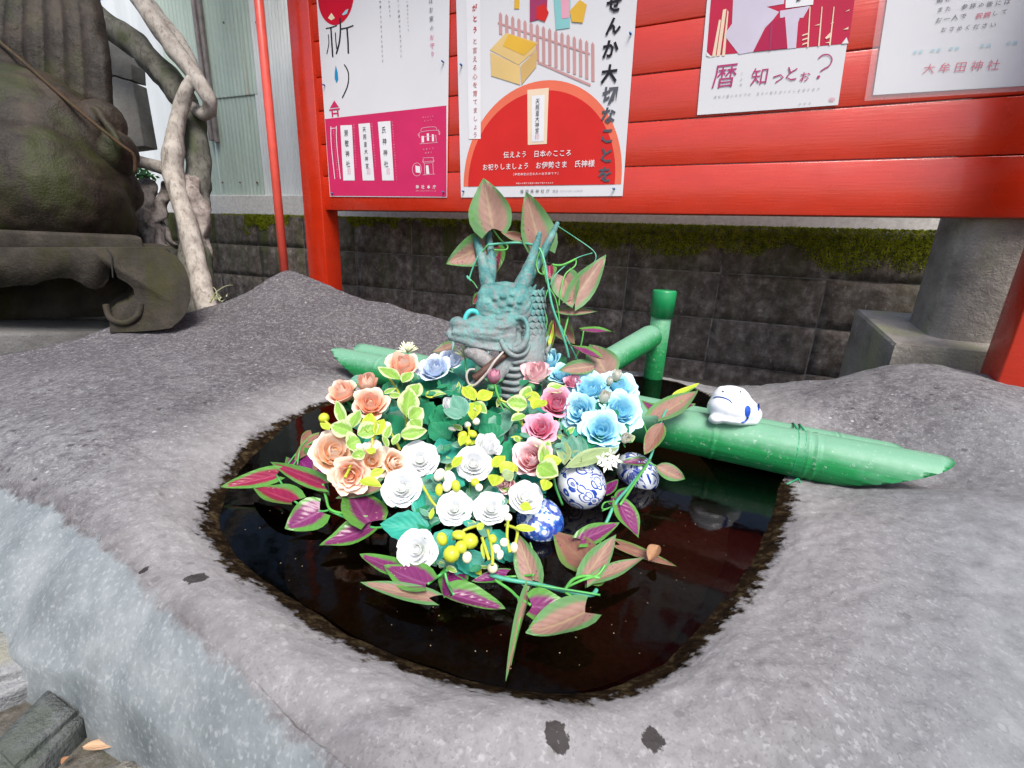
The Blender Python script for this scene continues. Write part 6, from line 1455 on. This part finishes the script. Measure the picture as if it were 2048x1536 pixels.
# the vine round the dragon
V0 = 1.07
vd = vine(1110, 640, 'plastic vine with large dusky pink leaves wound round the antlers of the dragon', Z=V0)
for b, t, w, k, Zb, Zt, o in (((985,457),(967,356),74,TP_,1.05,1.04,{}),((1082,496),(1048,384),64,TP_,1.10,1.08,{}),((976,490),(882,533),54,TP_,1.09,1.05,{'up':.2}),((1148,600),(1213,509),44,TP_,1.06,1.08,{'up':.2}),((1128,553),(1146,622),50,TP_,1.08,1.06,{'up':.2}),((990,496),(990,550),34,'crimson/tan',1.14,1.14,{}),((975,512),(975,552),22,'lime',1.13,1.13,{}),((1098,532),(1100,562),26,'crimson/tan',1.1,1.1,{}),((1040,476),(1000,464),16,'brown/tan',1.16,1.16,{}),
        ((1106,622),(1198,623),16,TP_,1.08,1.05,{'shape':'lance','fold':.5,'up':0}),((1115,650),(1150,690),34,'brown/crimson',1.12,1.12,{}),((1110,636),(1090,725),18,'crimson/tan',1.1,1.08,{'fold':.5,'shape':'lance'}),((1104,640),(1098,700),12,'lime',1.1,1.08,{'shape':'lance'}),((1167,662),(1232,668),28,PT,1.02,1.0,{'up':.7}),((1194,716),(1126,692),36,PT,.99,.98,{'up':.8}),((1210,745),(1178,688),62,TP_,1.02,1.03,{'up':.2}),((1192,732),(1115,742),34,'tan/purple',.985,.97,{'shape':'ovate'}),((905,692),(862,708),20,TP_,1.1,1.08,{}),((960,590),(945,610),16,'crimson/tan',1.1,1.1,{})):
    kw = dict(bend=.2, up=.3); kw.update(o); leaf(vd, b, t, w, k, Zb=Zb, Zt=Zt, **kw)
for pts, r, mt_ in (([(975,490),(1005,487),(1040,486),(1075,494),(1088,520),(1095,560),(1104,610),(1118,650),(1132,690),(1138,716)],.0030,MAT_STEM_T),([(985,457),(1000,478),(1015,492),(1010,500),(988,500)],.0019,MAT_STEM2),([(1082,496),(1073,525),(1078,545),(1090,545),(1082,505)],.0019,MAT_STEM2),([(1115,452),(1150,475),(1185,500),(1192,515),(1185,530)],.0012,MAT_STEM_T),([(1185,506),(1150,518),(1115,545),(1100,570)],.0013,MAT_STEM_T),([(1152,518),(1125,530),(1105,530)],.0028,MAT_STEM2),([(1152,518),(1150,532),(1130,550),(1120,590),(1118,612)],.0019,MAT_STEM2),
        ([(1148,600),(1142,615),(1130,660),(1128,672)],.0024,MAT_STEM2),([(1086,500),(1092,560),(1112,600),(1120,650)],.0015,MAT_STEM2),([(1095,580),(1088,610),(1094,640),(1092,655)],.0014,MAT_STEM),([(956,512),(944,540),(938,558),(934,552),(942,562)],.0020,MAT_STEM_T),([(940,558),(948,566),(955,577)],.0012,MAT_STEM),([(1150,718),(1162,690),(1167,662)],.0018,MAT_STEM2),([(1120,650),(1140,690),(1155,720)],.0020,MAT_STEM_T),([(975,490),(955,515)],.0016,MAT_STEM)):
    P = spline([at_d(x, y, V0+.012*math.sin(x*.05)) for x, y in pts], 6); m = MB(); m.tube(P, r, 7); m.build('stem', mt_, vd)
# dead leaves
def dead(px, py, qx, qy, w, h, label, c, fold=.5):
    mat = LM.setdefault('dead'+str(px), m_leaf('withered_leaf', c, tuple(x*.7 for x in c), tuple(x*.6 for x in c), .15, .7, .6))
    o = leaf(None, (px,py), (qx,qy), w, 'dead'+str(px), h, h+.006, shape='ovate', fold=fold, bend=.3, up=.8, name='dead_leaf'); tag(o, label, 'leaf')
dead(1298,1122,1318,1092,26,.012,'curled brown withered leaf lying on the dark water at the right',(.35,.19,.10))
dead(165,1494,250,1488,22,-.122,'tan withered leaf on the damp soil under the boulder flank, nearest the rock',(.52,.33,.20),.2)
dead(176,1452,200,1422,16,-.118,'rust brown curled withered leaf at the corner of the kerb stone',(.30,.13,.06))
dead(122,1530,142,1512,12,-.124,'small russet withered leaf in the soil at the bottom edge',(.32,.16,.08))
